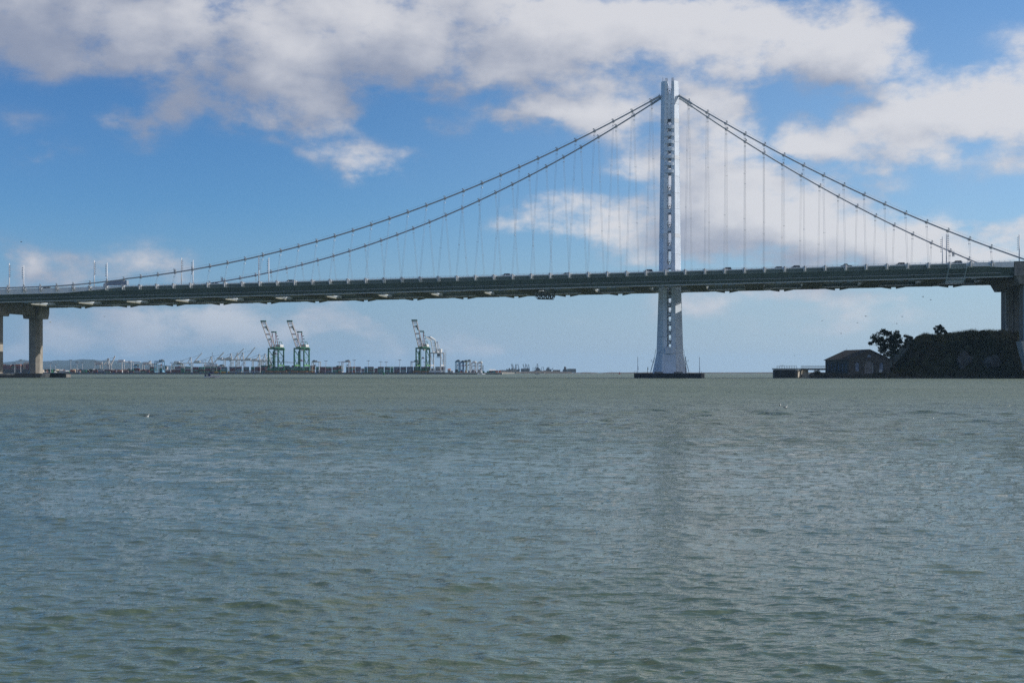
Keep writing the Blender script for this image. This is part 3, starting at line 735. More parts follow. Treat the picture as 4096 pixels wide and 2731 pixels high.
car(3112, 12, gry, 'grey car midway along the right span', 'car', 'suv')
car(3182, 9, blk, 'dark car right of the grey one on the right span', 'car', 'suv')
car(3385, 8, blk, 'black pickup crossing the right span', 'car', 'pickup')
car(3601, 9, blk, 'black car left of the steel inspection gantry', 'car', 'suv')
car(3828, 7, blk, 'black sport utility car above the steel inspection gantry', 'car', 'suv')
car(185, 12, red, 'red car near the left end of the bridge', 'car', 'suv')
# --- inspection gantries slung round the girder
def lattice(m, a, b, c, d, n, w=0.16):
    """flat truss panel a-b (one chord) c-d (other chord)"""
    a, b, c, d = map(Vector, (a, b, c, d)); m.bar(a, b, w); m.bar(c, d, w)
    for i in range(n+1):
        t = i/n; m.bar(a.lerp(b, t), c.lerp(d, t), w*.8)
        if i < n: m.bar(a.lerp(b, t), c.lerp(d, (i+1)/n), w*.6) if i % 2 else m.bar(c.lerp(d, t), a.lerp(b, (i+1)/n), w*.6)
gm = mat('gantry_steel', (0.36, 0.44, 0.44), 0.5, 0.1, 0.8)
u = u_at(3833, 0); g1 = thing('inspection_gantry', 'pale green steel lattice gantry clasping the girder side at the right', 'gantry', wp(u, 2, zd(u)-8.5), -TH)
hz = 8.5
m = MB()
for x in (-4.2, 4.2): lattice(m, (x, -3.2, 7.6), (x-1.2, 0.6, 0.2), (x, -1.9, 7.6), (x-1.2, 2.0, 0.9), 6, .2)
m.build('side_truss', gm, g1)
m = MB()
lattice(m, (-4.2, -3.2, 7.6), (4.2, -3.2, 7.6), (-4.3, -3.0, 6.3), (4.1, -3.0, 6.3), 6, .2); lattice(m, (-5.4, 0.6, 0.2), (3.0, 0.6, 0.2), (-5.3, 0.3, 1.2), (3.1, 0.3, 1.2), 6, .2)
m.build('cross_truss', gm, g1)
m = MB()
lattice(m, (-5.6, 0.6, 0.0), (-5.6, 9, -.2), (3.0, 0.6, 0.0), (3.0, 9, -.2), 5, .2); m.build('platform', gm, g1)
m = MB()
lattice(m, (-5.6, 0.6, -0.9), (3.0, 0.6, -.9), (-5.6, 0.6, .1), (3.0, .6, .1), 8, .14); m.build('guard_rail', galv, g1)
u = u_at(2180, 20); g2 = thing('inspection_gantry', 'rusty lattice gantry hanging below the deck left of the tower', 'gantry', wp(u, 20, zd(u)-11.2), -TH)
dg = mat('gantry_weathered', (0.075, 0.075, 0.07), 0.7, 0.2, 1.0)
m = MB()
for y in (-2.4, 2.4): lattice(m, (-4.0, y, 0.2), (4.2, y, -.2), (-4.8, y, 2.0), (5.2, y, 1.8), 8, .34)
m.build('side_truss', dg, g2)
m = MB(); lattice(m, (-4.0, -2.4, 0.1), (4.2, -2.4, -.2), (-4.0, 2.4, .1), (4.2, 2.4, -.2), 8, .32); m.box((0, 0, 1.9), (9.4, 4.6, .25)); m.build('platform', dg, g2)
m = MB()
for i in range(11):
    x = -4.9+i*1.0; m.bar((x, -2.5, 1.9), (x, -2.5, 4.0), .2)
for z in (2.3, 3.1, 4.0): m.bar((-4.9, -2.5, z), (5.2, -2.5, z), .2)
m.build('guard_rail', galv, g2)
m = MB().box((-1.6, 0, 3.0), (2.6, 2.4, 2.0)); m.box((1.8, 0, 2.8), (1.6, 2, 1.6)); m.build('machinery', dg, g2)
m = MB()
for x in (-4.2, 0, 4.6):
    for y in (-2.2, 2.2): m.bar((x, y, 1.8), (x, y, 5.2), .34)
for x in (-5.0, 5.2): m.bar((x, -2.4, .6), (x, -2.4, 4.6), .24)
m.bar((5.2, -2.4, 2.0), (7.0, -2.4, 4.9), .32); m.bar((5.2, -2.4, 3.4), (6.6, -2.4, 5.2), .26); m.build('hanger', dg, g2)
# maintenance winch frames standing on the cables
def screen(px, py, Y, s, label):
    c = at(px, py, Y); t = thing('cable_screen', label, 'screen', c, -TH)
    m = MB(); lattice(m, (-1.2*s, 0, 0), (-2.0*s, 0, 5.6*s), (0.9*s, 0, .4*s), (0.5*s, 0, 4.9*s), 5, .13); m.build('frame', galv, t)
    MB().box((-.5*s, 0.1, 2.4*s), (1.4*s, .05, 3.6*s)).build('mesh_panel', edgew, t)
screen(3815, 1027, 735, .6, 'small white mesh screen on the far cable near the right end')
screen(701, 1096, 745, .55, 'small white mesh basket on the near cable at the left')
screen(890, 1128, 800, .6, 'small white mesh screen standing above the deck edge left of the mast pair')

# ------------------------------------------------------------------ island, pump house, jetty
soil = mat('island_scrub', (0.042, 0.044, 0.024), 0.95, 0.6, 0.22, bump=0.8, bscale=1.2)
def hillz(X, Y):
    """height of the island ground"""
    s = Y-shore(X)
    low = 0.25+2.3*min(1, max(0, s/5.0))
    top = 23.3+0.8*math.sin(X*.13)+0.5*math.sin(X*.31+1)
    t = min(1, max(0, (X-201-0.25*(Y-715))/24.0)); t = t*t*(3-2*t)
    k = min(1, max(0, (s-3.0)/21.0)); k = k**0.8
    z = low+(top-low)*t*k
    xs0 = max(300.0, .405*Y+10)                               # the island rises to its summit beyond the frame
    z += 112.0*max(0.0, min(1, (X-xs0)/95.0))**1.05*min(1, max(0, (s-6)/35.0))*(1+.06*math.sin(Y*.05+X*.03))
    if s < 0: z = 0.25+s*0.5
    if X < 168: z -= (168-X)*0.5
    if X < 215: z -= max(0.0, Y-745)*.5
    return z
def shore(X): return 701.5+1.2*math.sin(X*.09)+0.8*math.sin(X*.23+2)+(max(0, 176-X)*0.5)-60*min(1, max(0, (X-296)/30))-26*min(1, max(0, (X-222)/30))
def make_island():
    from mathutils import noise
    NX, NY = 260, 130; vs_ = []; fs = []
    for j in range(NY):
        for i in range(NX):
            X = 158+142*i/180 if i < 180 else 300+(i-180)*2.6
            tt = j/(NY-1); Y = 697+tt**1.6*260-(1-tt)**2*(28*min(1, max(0, (X-216)/30))+(62*min(1, (i-180)/12) if i > 180 else 0))
            z = hillz(X, Y)
            if z > 0.5:
                q = noise.fractal(Vector((X*.16, Y*.16, z*.1)), .8, 2.1, 5)
                z += q*min(2.0, (z-.3)*.3)
            vs_.append((X, Y, z))
    for j in range(NY-1):
        for i in range(NX-1): a = j*NX+i; fs.append((a, a+1, a+NX+1, a+NX))
    m = MB(); m.add(vs_, fs); return m.build('island_ground', soil, None, smooth=True, kind='structure')
make_island()
leafd = mat('scrub_leaf', (0.035, 0.045, 0.020), 0.8, 0.4, 0.8)
leafg = mat('dry_grass', (0.20, 0.17, 0.085), 0.9, 0.3, 0.8)
leafe = mat('eucalyptus_leaf', (0.030, 0.045, 0.022), 0.6, 0.4, 0.6)
barkm = mat('bark', (0.11, 0.09, 0.07), 0.9, 0.3, 2.0)
def leaves(m, c, r, n, size, rs, flat=1.0):
    for _ in range(n):
        d = Vector((rs.gauss(0,1), rs.gauss(0,1), rs.gauss(0,1)*flat)); d = d.normalized()*r*rs.random()**.45
        p = Vector(c)+d; a = Vector((rs.gauss(0,1), rs.gauss(0,1), rs.gauss(0,1))).normalized()
        b = a.cross(Vector((rs.gauss(0,1), rs.gauss(0,1), rs.gauss(0,1)))).normalized(); s = size*rs.uniform(.6, 1.4)
        m.add([p-a*s, p+b*s*.55, p+a*s, p-b*s*.55], [(0,1,2,3)])
def scrub():
    """low bushes and dead stalks over the slope: nobody could count them"""
    rs = random.Random(3); m = MB(); m2 = MB(); ms = (leafd, mat('scrub_olive', (.085,.095,.036), .85, .4, .6), mat('scrub_brown', (.115,.082,.052), .9, .4, .6))
    for _ in range(2600):
        X = rs.uniform(200, 292) if rs.random() > .12 else rs.uniform(202, 216); Y = shore(X)+rs.uniform(1.0, 30); z = hillz(X, Y)
        if z < 1.0 or (X < 203.5 and Y < 735 and z < 3.4): continue
        q = math.sin(X*.21+Y*.13)+math.sin(X*.07-Y*.19+2)+rs.gauss(0, .6); m.cur = 0 if q < .3 else 1 if q < 1.1 else 2
        leaves(m, (X, Y, z+.3), rs.uniform(.4, 1.5), 20, .24, rs, .8)
    m.mats = ms
    for _ in range(16000):
        X = rs.uniform(214, 292); Y = shore(X)+rs.uniform(19.0, 33.0); z = hillz(X, Y)
        if math.sin(X*.9)+math.sin(X*.37+1)+math.sin(X*2.3) < rs.uniform(-1.6, .9): continue
        if z < 17: continue
        h = rs.uniform(.9, 2.3)*(1.3 if rs.random() < .2 else 1); dx, dy = rs.gauss(0, .25), rs.gauss(0, .25); w_ = .07
        m2.add([(X-w_, Y, z), (X+w_, Y, z), (X+dx, Y+dy, z+h)], [(0,1,2)])
    m.build('scrub', list(ms), None, kind='stuff', label='dark low scrub covering the island slope', cat='scrub')
    m2.build('dry_grass', leafg, None, kind='stuff', label='tall dry grass along the crest of the island', cat='grass')
scrub()
def tree(name, label, base, H, crown, trunk_r, seed, lean=(0,0), leaf=.34, nleaf=70, branchy=True):
    rs = random.Random(seed); base = Vector(base); t = thing(name, label, 'tree', base)
    m = MB(); top = Vector((lean[0], lean[1], H*.72))
    tr = [Vector((0,0,-.6)), top*.3+Vector((rs.gauss(0,.15), rs.gauss(0,.15), 0)), top*.65+Vector((rs.gauss(0,.2), rs.gauss(0,.2), 0)), top]
    m.tube(tr, [trunk_r, trunk_r*.75, trunk_r*.5, trunk_r*.2], 7)
    mc = MB()
    for (cx, cy, cz_, r) in crown:
        c = Vector((cx, cy, cz_)); k = min(.95, max(.2, (cz_-.25*H)/(H*.72))); s = Vector((0,0,0)).lerp(top, k)
        mid = s.lerp(c, .55)+Vector((0,0,-.06*H*rs.random()))
        m.tube([s, mid, c], [trunk_r*.32, trunk_r*.2, trunk_r*.07], 5)
        nsub = max(3, int(r*3))
        for _ in range(nsub):
            d = Vector((rs.gauss(0,1), rs.gauss(0,1), rs.gauss(0,.7))).normalized()*r*rs.uniform(.35, 1.0); q = c+d
            m.tube([mid.lerp(c, .6), q], [trunk_r*.08, trunk_r*.03], 4)
            leaves(mc, q, r*.58*rs.uniform(.6, 1.3), nleaf, leaf, rs, .7)
    m.build('trunk', barkm, t); mc.build('crown', leafe, t); return t
def gz(X, Y): return hillz(X, Y)
# big eucalyptus leaning out over the pump house
bx, by = at(3578, 1450, 712).x, 712
def cr(lst, px0, Y, z0):                     # crown clumps given as photograph pixels and radius
    out = []
    rs = random.Random(len(lst))
    for px, py, r in lst: p = at(px, py, Y); out.append((p.x-at(px0, 0, Y).x, rs.uniform(-2.2, 2.2), p.z-z0, r*Y/FPX))
    return out
zb = gz(bx, by)
tree('eucalyptus_tree', 'tall dark eucalyptus leaning over the pump house roof', (bx, by, zb), 19, cr([(3495,1352,15),(3486,1372,12),(3520,1362,20),(3530,1335,18),(3550,1330,16),(3560,1352,22),(3580,1338,18),(3592,1352,16),(3540,1385,24),(3565,1390,24),(3590,1380,20),(3525,1400,18),(3555,1415,18),(3580,1410,15),(3605,1365,12),(3545,1358,14),(3575,1368,16)], 3578, 712, zb), .42, 5, (-2.6, 0), leaf=.40, nleaf=80)
bx2 = at(3640, 1390, 716).x; zb = gz(bx2, 716)
tree('young_eucalyptus_tree', 'smaller dark tree on the slope right of the tall eucalyptus', (bx2, 716, zb), 9, cr([(3632,1345,12),(3645,1350,13),(3628,1362,14),(3650,1366,11),(3640,1375,14),(3622,1380,12)], 3640, 716, zb), .2, 8, (0, 0), leaf=.32, nleaf=75)
bx3 = at(3768, 1345, 724).x; zb = gz(bx3, 724)
tree('cypress_tree', 'single dark wind-shaped tree on the crest of the island', (bx3, 724, zb), 7, cr([(3750,1308,9),(3760,1306,10),(3752,1322,12),(3765,1318,13),(3775,1326,12),(3756,1334,13),(3772,1336,13),(3785,1334,9),(3764,1342,12),(3780,1342,10),(3748,1340,8)], 3768, 724, zb), .2, 9, (-.4, 0), leaf=.28, nleaf=110)
# rock outcrops
def rock(px, py, Y, w, h, seed, label):
    from mathutils import noise
    X_ = at(px, py, 700).x; Y = shore(X_)+Y; c = at(px, py, Y); bm = bmesh.new(); bmesh.ops.create_icosphere(bm, subdivisions=4, radius=1)
    for v in bm.verts:
        p = v.co.copy(); q = noise.cell(p*1.3+Vector((seed,0,0)))*.22+noise.fractal(p*1.6+Vector((seed,0,0)), 1, 2, 5)*.22
        v.co = Vector((p.x*w*(1+q), p.y*3.0*(1+q), p.z*h*(1+q)))
    me = bpy.data.meshes.new('rock'); bm.to_mesh(me); bm.free(); me.materials.append(mat('grey_rock', (.105,.10,.095), .9, .35, .5, bump=.9, bscale=1.0))
    link('rock_outcrop', me, None, label, 'rock', 'rock outcrops on the island slope', loc=c)
rock(3868, 1450, 9.5, 5.2, 4.8, 1, 'larger bare grey rock face in the middle of the slope')
rock(3975, 1452, 9.0, 4.0, 3.4, 7, 'smaller grey rock face left of the concrete footing')
# riprap along the shore: too many stones to count
def riprap():
    rs = random.Random(12); m = MB()
    for _ in range(1500):
        X = rs.uniform(164, 300); s = rs.uniform(-1.2, 3.6); Y = shore(X)+s; z = max(-.2, hillz(X, Y)); r = rs.uniform(.25, .7)*(1 if X < 206 else .8)
        pts = [Vector((rs.uniform(-1,1), rs.uniform(-1,1), rs.uniform(-.8,.9))).normalized()*r*rs.uniform(.7,1.2) for _ in range(8)]
        bm = bmesh.new(); 
        for p in pts: bm.verts.new(p+Vector((X, Y, z)))
        h = bmesh.ops.convex_hull(bm, input=bm.verts)
        bm.verts.index_update(); m.add([v.co.copy() for v in bm.verts], [tuple(v.index for v in f.verts) for f in bm.faces]); bm.free()
    m.build('riprap', mat('riprap_stone', (.10,.095,.088), .9, .45, .7, bump=.4), None, kind='stuff', label='dark loose riprap stones along the shore', cat='stones')
riprap()
# --- pump house
ax_b = Vector((-5.2, 29.0, 0)).normalized(); ax_r = Vector((ax_b.y, -ax_b.x, 0))       # along its length (away) and across its front
P0 = at(3394, 1489, 704); P0.z = 2.45
hs = thing('pump_house', 'dark brick waterfront building with low gable roof and arched windows', 'building', P0, math.atan2(ax_r.y, ax_r.x))
# local frame: x across the front (24 m), y along the side, away from the viewer
WB, LB, EZ, AZ = 23.8, 29.5, 7.35, 12.5
def bldg():
    brick = mat('old_brick', (0.108, 0.103, 0.096), 0.9, 0.22, 0.7, bump=.3, bscale=3, streak=.2); trim = mat('stone_trim', (0.13, 0.12, 0.11), .9, .15, 1.0)
    panel = mat('blue_grey_shutter', (0.20, 0.25, 0.34), .7, .12, 1.0); pale = mat('pale_door_panel', (0.26, 0.26, 0.27), .8, .25, .8, streak=.2)
    def arch(x0, x1, zb_, zs, n=10):
        r = (x1-x0)/2; c = (x0+x1)/2
        return [(x0, zb_), (x1, zb_)]+[(c+r*math.cos(math.pi*i/n), zs+r*math.sin(math.pi*i/n)) for i in range(n+1)]
    # front wall with real openings, made by cutting arches through a slab
    def wall(outline, holes, place, th, name):
        from mathutils.geometry import tessellate_polygon
        loops = [[Vector((x, z, 0)) for x, z in outline]]+[[Vector((x, z, 0)) for x, z in h] for h in holes]
        flat = [p for l in loops for p in l]; tris = tessellate_polygon(loops); n = len(flat)
        m = MB(); vs_ = [place(p.x, p.y, 0) for p in flat]+[place(p.x, p.y, th) for p in flat]
        fs = [tuple(t) for t in tris]+[tuple(i+n for i in t[::-1]) for t in tris]; o = 0
        for l in loops:
            k = len(l)
            for i in range(k): a, b = o+i, o+(i+1) % k; fs.append((a, b, b+n, a+n))
            o += k
        m.add(vs_, fs); return m.build(name, brick, hs)
    fh = [arch(5.6, 8.0, 1.8, 6.0), arch(15.0, 17.4, 1.8, 6.0), arch(9.6, 13.2, 0.05, 4.6), arch(10.4, 12.6, 9.0, 9.6)]
    fh = [arch(3.9, 6.1, 1.2, 4.9), arch(17.6, 19.9, 1.2, 4.9), arch(9.2, 14.4, 0.05, 4.2)]
    front = [(0,0), (WB,0), (WB,EZ), (WB/2,AZ), (0,EZ)]
    fr = wall(front, fh, lambda x, z, t: Vector((x, t, z)), .6, 'wall')
    for h, mm, nm in zip(fh, (panel, panel, pale), ('window', 'window', 'door')):
        MB().prism([(x, .35, z) for x, z in h], (0,0,0), (0,.12,0)).build(nm, mm, hs)
        m = MB()
        x0, x1 = h[0][0], h[1][0]; zs = 4.9 if nm == 'window' else 4.2; r = (x1-x0)/2
        for i in range(10):
            a, b = math.pi*i/10, math.pi*(i+1)/10; c = (x0+x1)/2
            m.bar((c+(r+.15)*math.cos(a), -.06, zs+(r+.15)*math.sin(a)), (c+(r+.15)*math.cos(b), -.06, zs+(r+.15)*math.sin(b)), .12, .3, up=(0,1,0))
        m.build('arch_trim', trim, hs)
    m = MB()
    for i in range(3): m.bar((9.2+1.3*(i+1), .3, .1), (9.2+1.3*(i+1), .3, 6.2), .1)
    m.bar((9.3, .3, 2.6), (14.3, .3, 2.6), .12); m.build('door_frame', brick, hs)
    MB().prism([(10.3+2.9*t/10, -.05, 8.7+ (math.sin(math.pi*t/10))*1.4) for t in range(11)], (0,0,0), (0,.1,0)).build('attic_window', panel, hs)
    sh_ = [arch(y-.75, y+.75, 1.4, 5.0) for y in (3.0, 7.7, 12.4, 17.1, 21.8, 26.5)]
    wall([(0.0,0), (LB,0), (LB,EZ), (0.0,EZ)], sh_, lambda x, z, t: Vector((t, x+.601, z)), .6, 'wall')
    for h in sh_: MB().prism([(.3, y+.601, z) for y, z in h], (0,0,0), (.1,0,0)).build('window', panel, hs)
    MB().box((WB-.3, LB/2+.6, EZ/2), (.6, LB, EZ)).build('wall', brick, hs)
    MB().prism([(.601,0,0),(WB-.601,0,0),(WB-.601,0,EZ),(WB/2,0,AZ-.2),(.601,0,EZ)], (0,0,0), (0,.5,0)).build('wall', brick, hs).location.y = LB
    roof = mat('roof_felt', (0.060, 0.052, 0.047), .9, .25, .5); 
    rf = None
    for s in (-1, 1):
        e0 = (WB/2+s*(WB/2+.6), EZ-.15); e1 = (WB/2, AZ+.12)
        m = MB().loft([[(e0[0], -.6, e0[1]), (e1[0]-s*.0, -.6, e1[1]), (e1[0], -.6, e1[1]+.28), (e0[0], -.6, e0[1]+.28)], [(e0[0], LB+1.2, e0[1]), (e1[0], LB+1.2, e1[1]), (e1[0], LB+1.2, e1[1]+.28), (e0[0], LB+1.2, e0[1]+.28)]])
        rf = m.build('roof', roof, hs)
        m = MB()
        for i in range(24):
            y = -.4+i*(LB+1.4)/23; m.bar((e0[0], y, e0[1]+.30), (e1[0], y, e1[1]+.30), .1, .06)
        m.build('roof_seam', roof, rf)
        m = MB().bar((e0[0], -.62, e0[1]+.1), (e1[0], -.62, e1[1]+.1), .12, .35); m.build('verge_board', trim, rf)
        MB().bar((e0[0], -.6, EZ), (e0[0], LB+1.2, EZ), .25, .3).build('gutter', trim, rf)
    MB().tube([(WB/2, LB-1, AZ), (WB/2, LB-1, AZ+1.6)], .06, 5).build('vent_pipe', dark, hs)
    MB().box((WB/2, .3, -.4), (WB+.4, .8, .9)).build('plinth', trim, hs)
bldg()
sg = thing('notice_board', 'white notice board at the foot of the brick building', 'sign', at(3522, 1489, 702.6)); sg.location.z = 2.3
MB().box((0,0,1.5), (1.45, .08, 1.35)).build('board', mat('sign_white', (.55,.57,.58), .6), sg)
for x in (-.5, .5): MB().bar((x, .08, -.3), (x, .08, 1.6), .1).build('post', dark, sg)
m = MB()
for z in (1.9, 1.65, 1.4, 1.15): m.box((-.05, -.045, z), (1.0, .01, .07))
m.build('lettering', dark, sg)
# --- jetty head and catwalk
YJ = 722
def jx(px): return at(px, 0, YJ).x
jt = thing('jetty', 'small concrete jetty head with dark timber fender and railing', 'jetty', (jx(3140), YJ+5, 0))
X0, X1, X2, X3 = jx(3098)-jx(3140), jx(3182)-jx(3140), jx(3194)-jx(3140), jx(3212)-jx(3140)
m = MB().box(((X0+X1)/2, -4.2, 2.3), (X1-X0, .5, 4.7)); m.build('fender', fend, jt)
for i in range(12): MB().box((X0+(i+.5)*(X1-X0)/12, -4.52, 2.25), ((X1-X0)/12-.12, .14, 4.5)).build('fender_plank', fend, jt)
MB().box(((X0+X2)/2+.5, 0.5, 2.1), (X2-X0-1.0, 8.8, 4.9)).build('caisson', concd, jt)
MB().loft([[(X2-.2, -4.6, -.5), (X3+.6, 1.0, -.5), (X3+.6, 5, -.5), (X2-.2, 5, -.5)], [(X2-.2, -4.6, 4.6), (X3+.9, .6, 4.6), (X3+.9, 5, 4.6), (X2-.2, 5, 4.6)]]).build('caisson', mat('sunlit_concrete', (.52,.48,.41), .85, .15, .6, streak=.25), jt)  # sunlight on this end is put into the paler concrete colour
MB().box(((X0+X3)/2+.6, .6, 5.0), (X3-X0, 9.4, .5)).build('deck', concd, jt)
rust = mat('rusty_steel', (.13,.075,.05), .85, .25, 1.0)
m = MB()
for i in range(9):
    x = X0+1.6+i*1.35; m.bar((x, -3.9, 5.2), (x, -3.9, 6.6), .14)
m.bar((X0+1.4, -3.9, 6.6), (X0+12.4, -3.9, 6.6), .14); m.bar((X0+1.4, -3.9, 5.7), (X0+12.4, -3.9, 5.7), .1); m.bar((X0+3.4, -3.9, 6.8), (X0+5.4, -3.9, 6.8), .14)
m.build('railing', rust, jt)
cw = thing('catwalk', 'narrow steel catwalk joining the jetty to the brick building', 'footbridge', (jx(3212), YJ+4, 0))
XL = jx(3308)-jx(3212)
MB().box((XL/2, 0, 4.75), (XL, 2.2, .9)).build('girder', concd, cw)
m = MB()
for y in (-1, 1):
    m.bar((0, y, 6.6), (XL, y, 6.6), .12); m.bar((0, y, 5.9), (XL, y, 5.9), .07)
    for i in range(17): m.bar((i*XL/16, y, 5.2), (i*XL/16, y, 6.6), .09)
m.build('railing', rust, cw)
MB().loft([[(0.6, 2, -1), (4.6, 2, -1), (4.6, 7, -1), (.6, 7, -1)], [(1.0, 2, 4.3), (4.2, 2, 4.3), (4.2, 7, 4.3), (1.0, 7, 4.3)]]).build('pier', MATS['sunlit_concrete'], cw)
m = MB(); rs = random.Random(4)
xs = at(3268, 0, 706).x; m0 = MB(); leaves(m0, (0, 0, 1.0), 1.9, 420, .28, rs, .8)
bs_ = thing('bush', 'dark bush under the catwalk beside the brick building', 'bush', (xs, 706, 2.0)); m0.build('foliage', leafd, bs_); MB().tube([(0,0,-.8), (0,0,1)], .12, 5).build('stem', barkm, bs_)
# crest fence by the pier
fc = thing('crest_fence', 'low wire fence on the crest beside the right-hand pier', 'fence', at(3975, 1345, 712)); fc.location.z = hillz(fc.location.x, 712)
for i in range(8): MB().bar((-3.6+i*1.25, 0, -.4), (-3.6+i*1.25, 0, 2.2), .09).build('post', dark, fc)
m = MB()
for z in (.6, 1.3, 2.1): m.bar((-3.6, 0, z), (5.2, 0, z), .05)
m.build('wire', dark, fc)

# ------------------------------------------------------------------ the port across the water
YP = 2150.0; PHI = R(8.0); SPX = YP/FPX                     # quay distance, its turn, metres per photograph pixel there
AQ = Vector((math.cos(PHI), -math.sin(PHI), 0)); AL = Vector((math.sin(PHI), math.cos(PHI), 0))   # along the quay, inland
def quay(px, back=0.0):
    """point on the quay line seen at column px, set back inland"""
    k = (px-2048)/FPX; q0 = Vector((0, YP, 0))
    o = q0+AL*back; s = (k*o.y-o.x)/(AQ.x-k*AQ.y)
    p = o+AQ*s; p.z = 2.9; return p
RZ = math.atan2(AQ.y, AQ.x)
qa, qb = quay(-500), quay(1790)
QL = (qb-qa).length
w0 = link('wharf', None, None, kind='structure'); w0.location = (qa+qb)/2; w0.location.z = 0; w0.rotation_euler = (0, 0, RZ)
bpy.data.objects.remove(w0)
wharf = MB().box((0, 400, .4), (QL, 800, 5.0)).build('wharf', mat('wharf_concrete', (.20,.19,.175), .9, .2, .05), None, kind='structure', loc=((qa+qb)/2).to_tuple()[:2]+(0,), rz=RZ)
MB().box((0, -.6, 1.0), (QL, 1.0, 2.0)).build('quay_face', mat('quay_timber', (.055,.05,.045), .9, .3, .2), wharf)
blu = mat('fender_blue', (.02,.07,.20), .6, .1)
for i in range(int(QL/15.4)):
    MB().box((-QL/2+8+i*15.4, -1.3, 1.25), (2.4, .6, 2.0)).build('quay_fender', blu, wharf)
# --- containers
CC = {'r': (.115,.028,.026), 'g': (.012,.125,.065), 'b': (.018,.035,.085), 't': (.02,.14,.15), 'w': (.30,.31,.32), 'o': (.42,.14,.05), 'l': (.30,.45,.30), 'k': (.05,.12,.30), 'y': (.45,.27,.06)}
CN = {'r': 'dark red', 'g': 'green', 'b': 'navy blue', 't': 'teal', 'w': 'grey', 'o': 'orange', 'l': 'pale green', 'k': 'blue', 'y': 'yellow'}
CMAT = {k: mat('container_'+CN[k].replace(' ', '_'), v, .55, .15, .25, streak=.15) for k, v in CC.items()}
wlet = mat('container_lettering', (.55,.57,.55), .6, .1)
CME = {}
CH = 2.42
def container_mesh(c, L):
    key = (c, round(L, 1))
    if key not in CME:
        m = MB(); h = CH-.08; w_ = 2.44
        m.box((0, 0, h/2), (L-.3, w_-.12, h-.2))
        for x in (-L/2+.09, L/2-.09):
            for y in (-w_/2+.08, w_/2-.08): m.box((x, y, h/2), (.18, .16, h))
        for z in (.08, h-.08):
            for y in (-w_/2+.08, w_/2-.08): m.box((0, y, z), (L-.36, .15, .16))
        if L > 5:
            n = int(L/.55)
            for i in range(n): m.box((-L/2+.4+i*(L-.8)/(n-1), -w_/2+.045, h/2), (.22, .05, h-.34))
        if c in 'gbtk' and L > 7: m.cur = 1; m.box((0, -w_/2-.012, h*.56), (L*.56, .02, h*.20))
        ob = m.build('shipping_container', [CMAT[c], wlet]); CME[key] = ob.data; bpy.data.objects.remove(ob)
    return CME[key]
ORD = ['bottom', 'second', 'third', 'fourth', 'fifth', 'sixth', 'seventh']
NTH = lambda i: str(i)+('th' if 10 <= i % 100 <= 20 else {1:'st',2:'nd',3:'rd'}.get(i % 10, 'th'))
def place_containers(rows, back, group, where):
    for i, (x0, x1, cols) in enumerate(rows):
        L = (x1-x0)*SPX*.97
        for k, c in enumerate(cols):
            if c == '.': continue
            p = quay((x0+x1)/2, back+(i % 3)*1.2); p.z += .02+k*CH
            lev = 'top' if k == len(cols)-1 and k else ORD[k]
            link('shipping_container', container_mesh(c, L), None, f'{CN[c]} container, {lev} level, {NTH(i+1)} stack from left {where}', 'container', group, loc=p, rz=RZ)
MAIN = [(599,624,'rggr'),(638,652,'bgg'),(659,684,'rw'),(686,699,'rr'),(699,723,'rrwr'),(724,738,'gggw'),(739,763,'grwg'),(771,795,'rgrr'),(795,819,'grgg'),(820,842,'grrg'),(843,867,'rgrg'),(868,884,'ggrr'),
 (885,909,'gttb'),(917,943,'wrrb'),(943,968,'wtbr'),(975,997,'wrgb'),(1004,1017,'wrgg'),(1018,1042,'wrrr'),(1043,1065,'grrrg'),(1084,1110,'rrgb'),(1112,1136,'rgbr'),(1143,1169,'grgb'),(1188,1212,'rbgb'),(1216,1240,'rrgr'),
 (1244,1256,'olor'),(1264,1278,'bbgg'),(1279,1303,'rrrr'),(1303,1328,'brrg'),(1329,1353,'ggrr'),(1354,1368,'olgo'),(1384,1409,'rbgr'),(1410,1421,'orlo'),(1422,1444,'wrbr'),(1445,1457,'wrw'),(1458,1469,'gbgk'),(1470,1496,'grgr'),(1497,1511,'rrr'),(1511,1536,'gggr'),
 (1538,1561,'ggrg'),(1562,1574,'gggl'),(1575,1600,'rrbb'),(1601,1626,'wtrb'),(1627,1653,'bbbb'),(1654,1680,'rrgr'),(1684,1704,'rgrr'),(1706,1719,'olor'),(1724,1739,'grw'),(1741,1761,'rrww'),(1762,1779,'ggrr')]
place_containers(MAIN, 46, 'containers in the main row on the quay', 'in main quay row')
LEFTROW = [(255,277,'w'),(280,301,'ro'),(303,322,'wr'),(324,347,'gg'),(349,369,'r'),(371,392,'rr'),(394,417,'bw'),(419,441,'gr'),(443,466,'rr'),(468,489,'ro'),(491,513,'rr'),(515,536,'rg'),(538,560,'wrr'),(562,583,'gr'),(585,598,'rr')]
place_containers(LEFTROW, 60, 'containers in the low row left of the main stacks', 'in low left row')
BACK = [(602,626,'..g.'[:0]+'grg'),(1060,1084,'rrgrr'),(1136,1160,'grgrg'),(1166,1190,'wrgbr'),(1240,1262,'rwrgr'),(1345,1371,'rgrgg')]
place_containers(BACK, 120, 'containers standing behind the main row', 'in rear row')
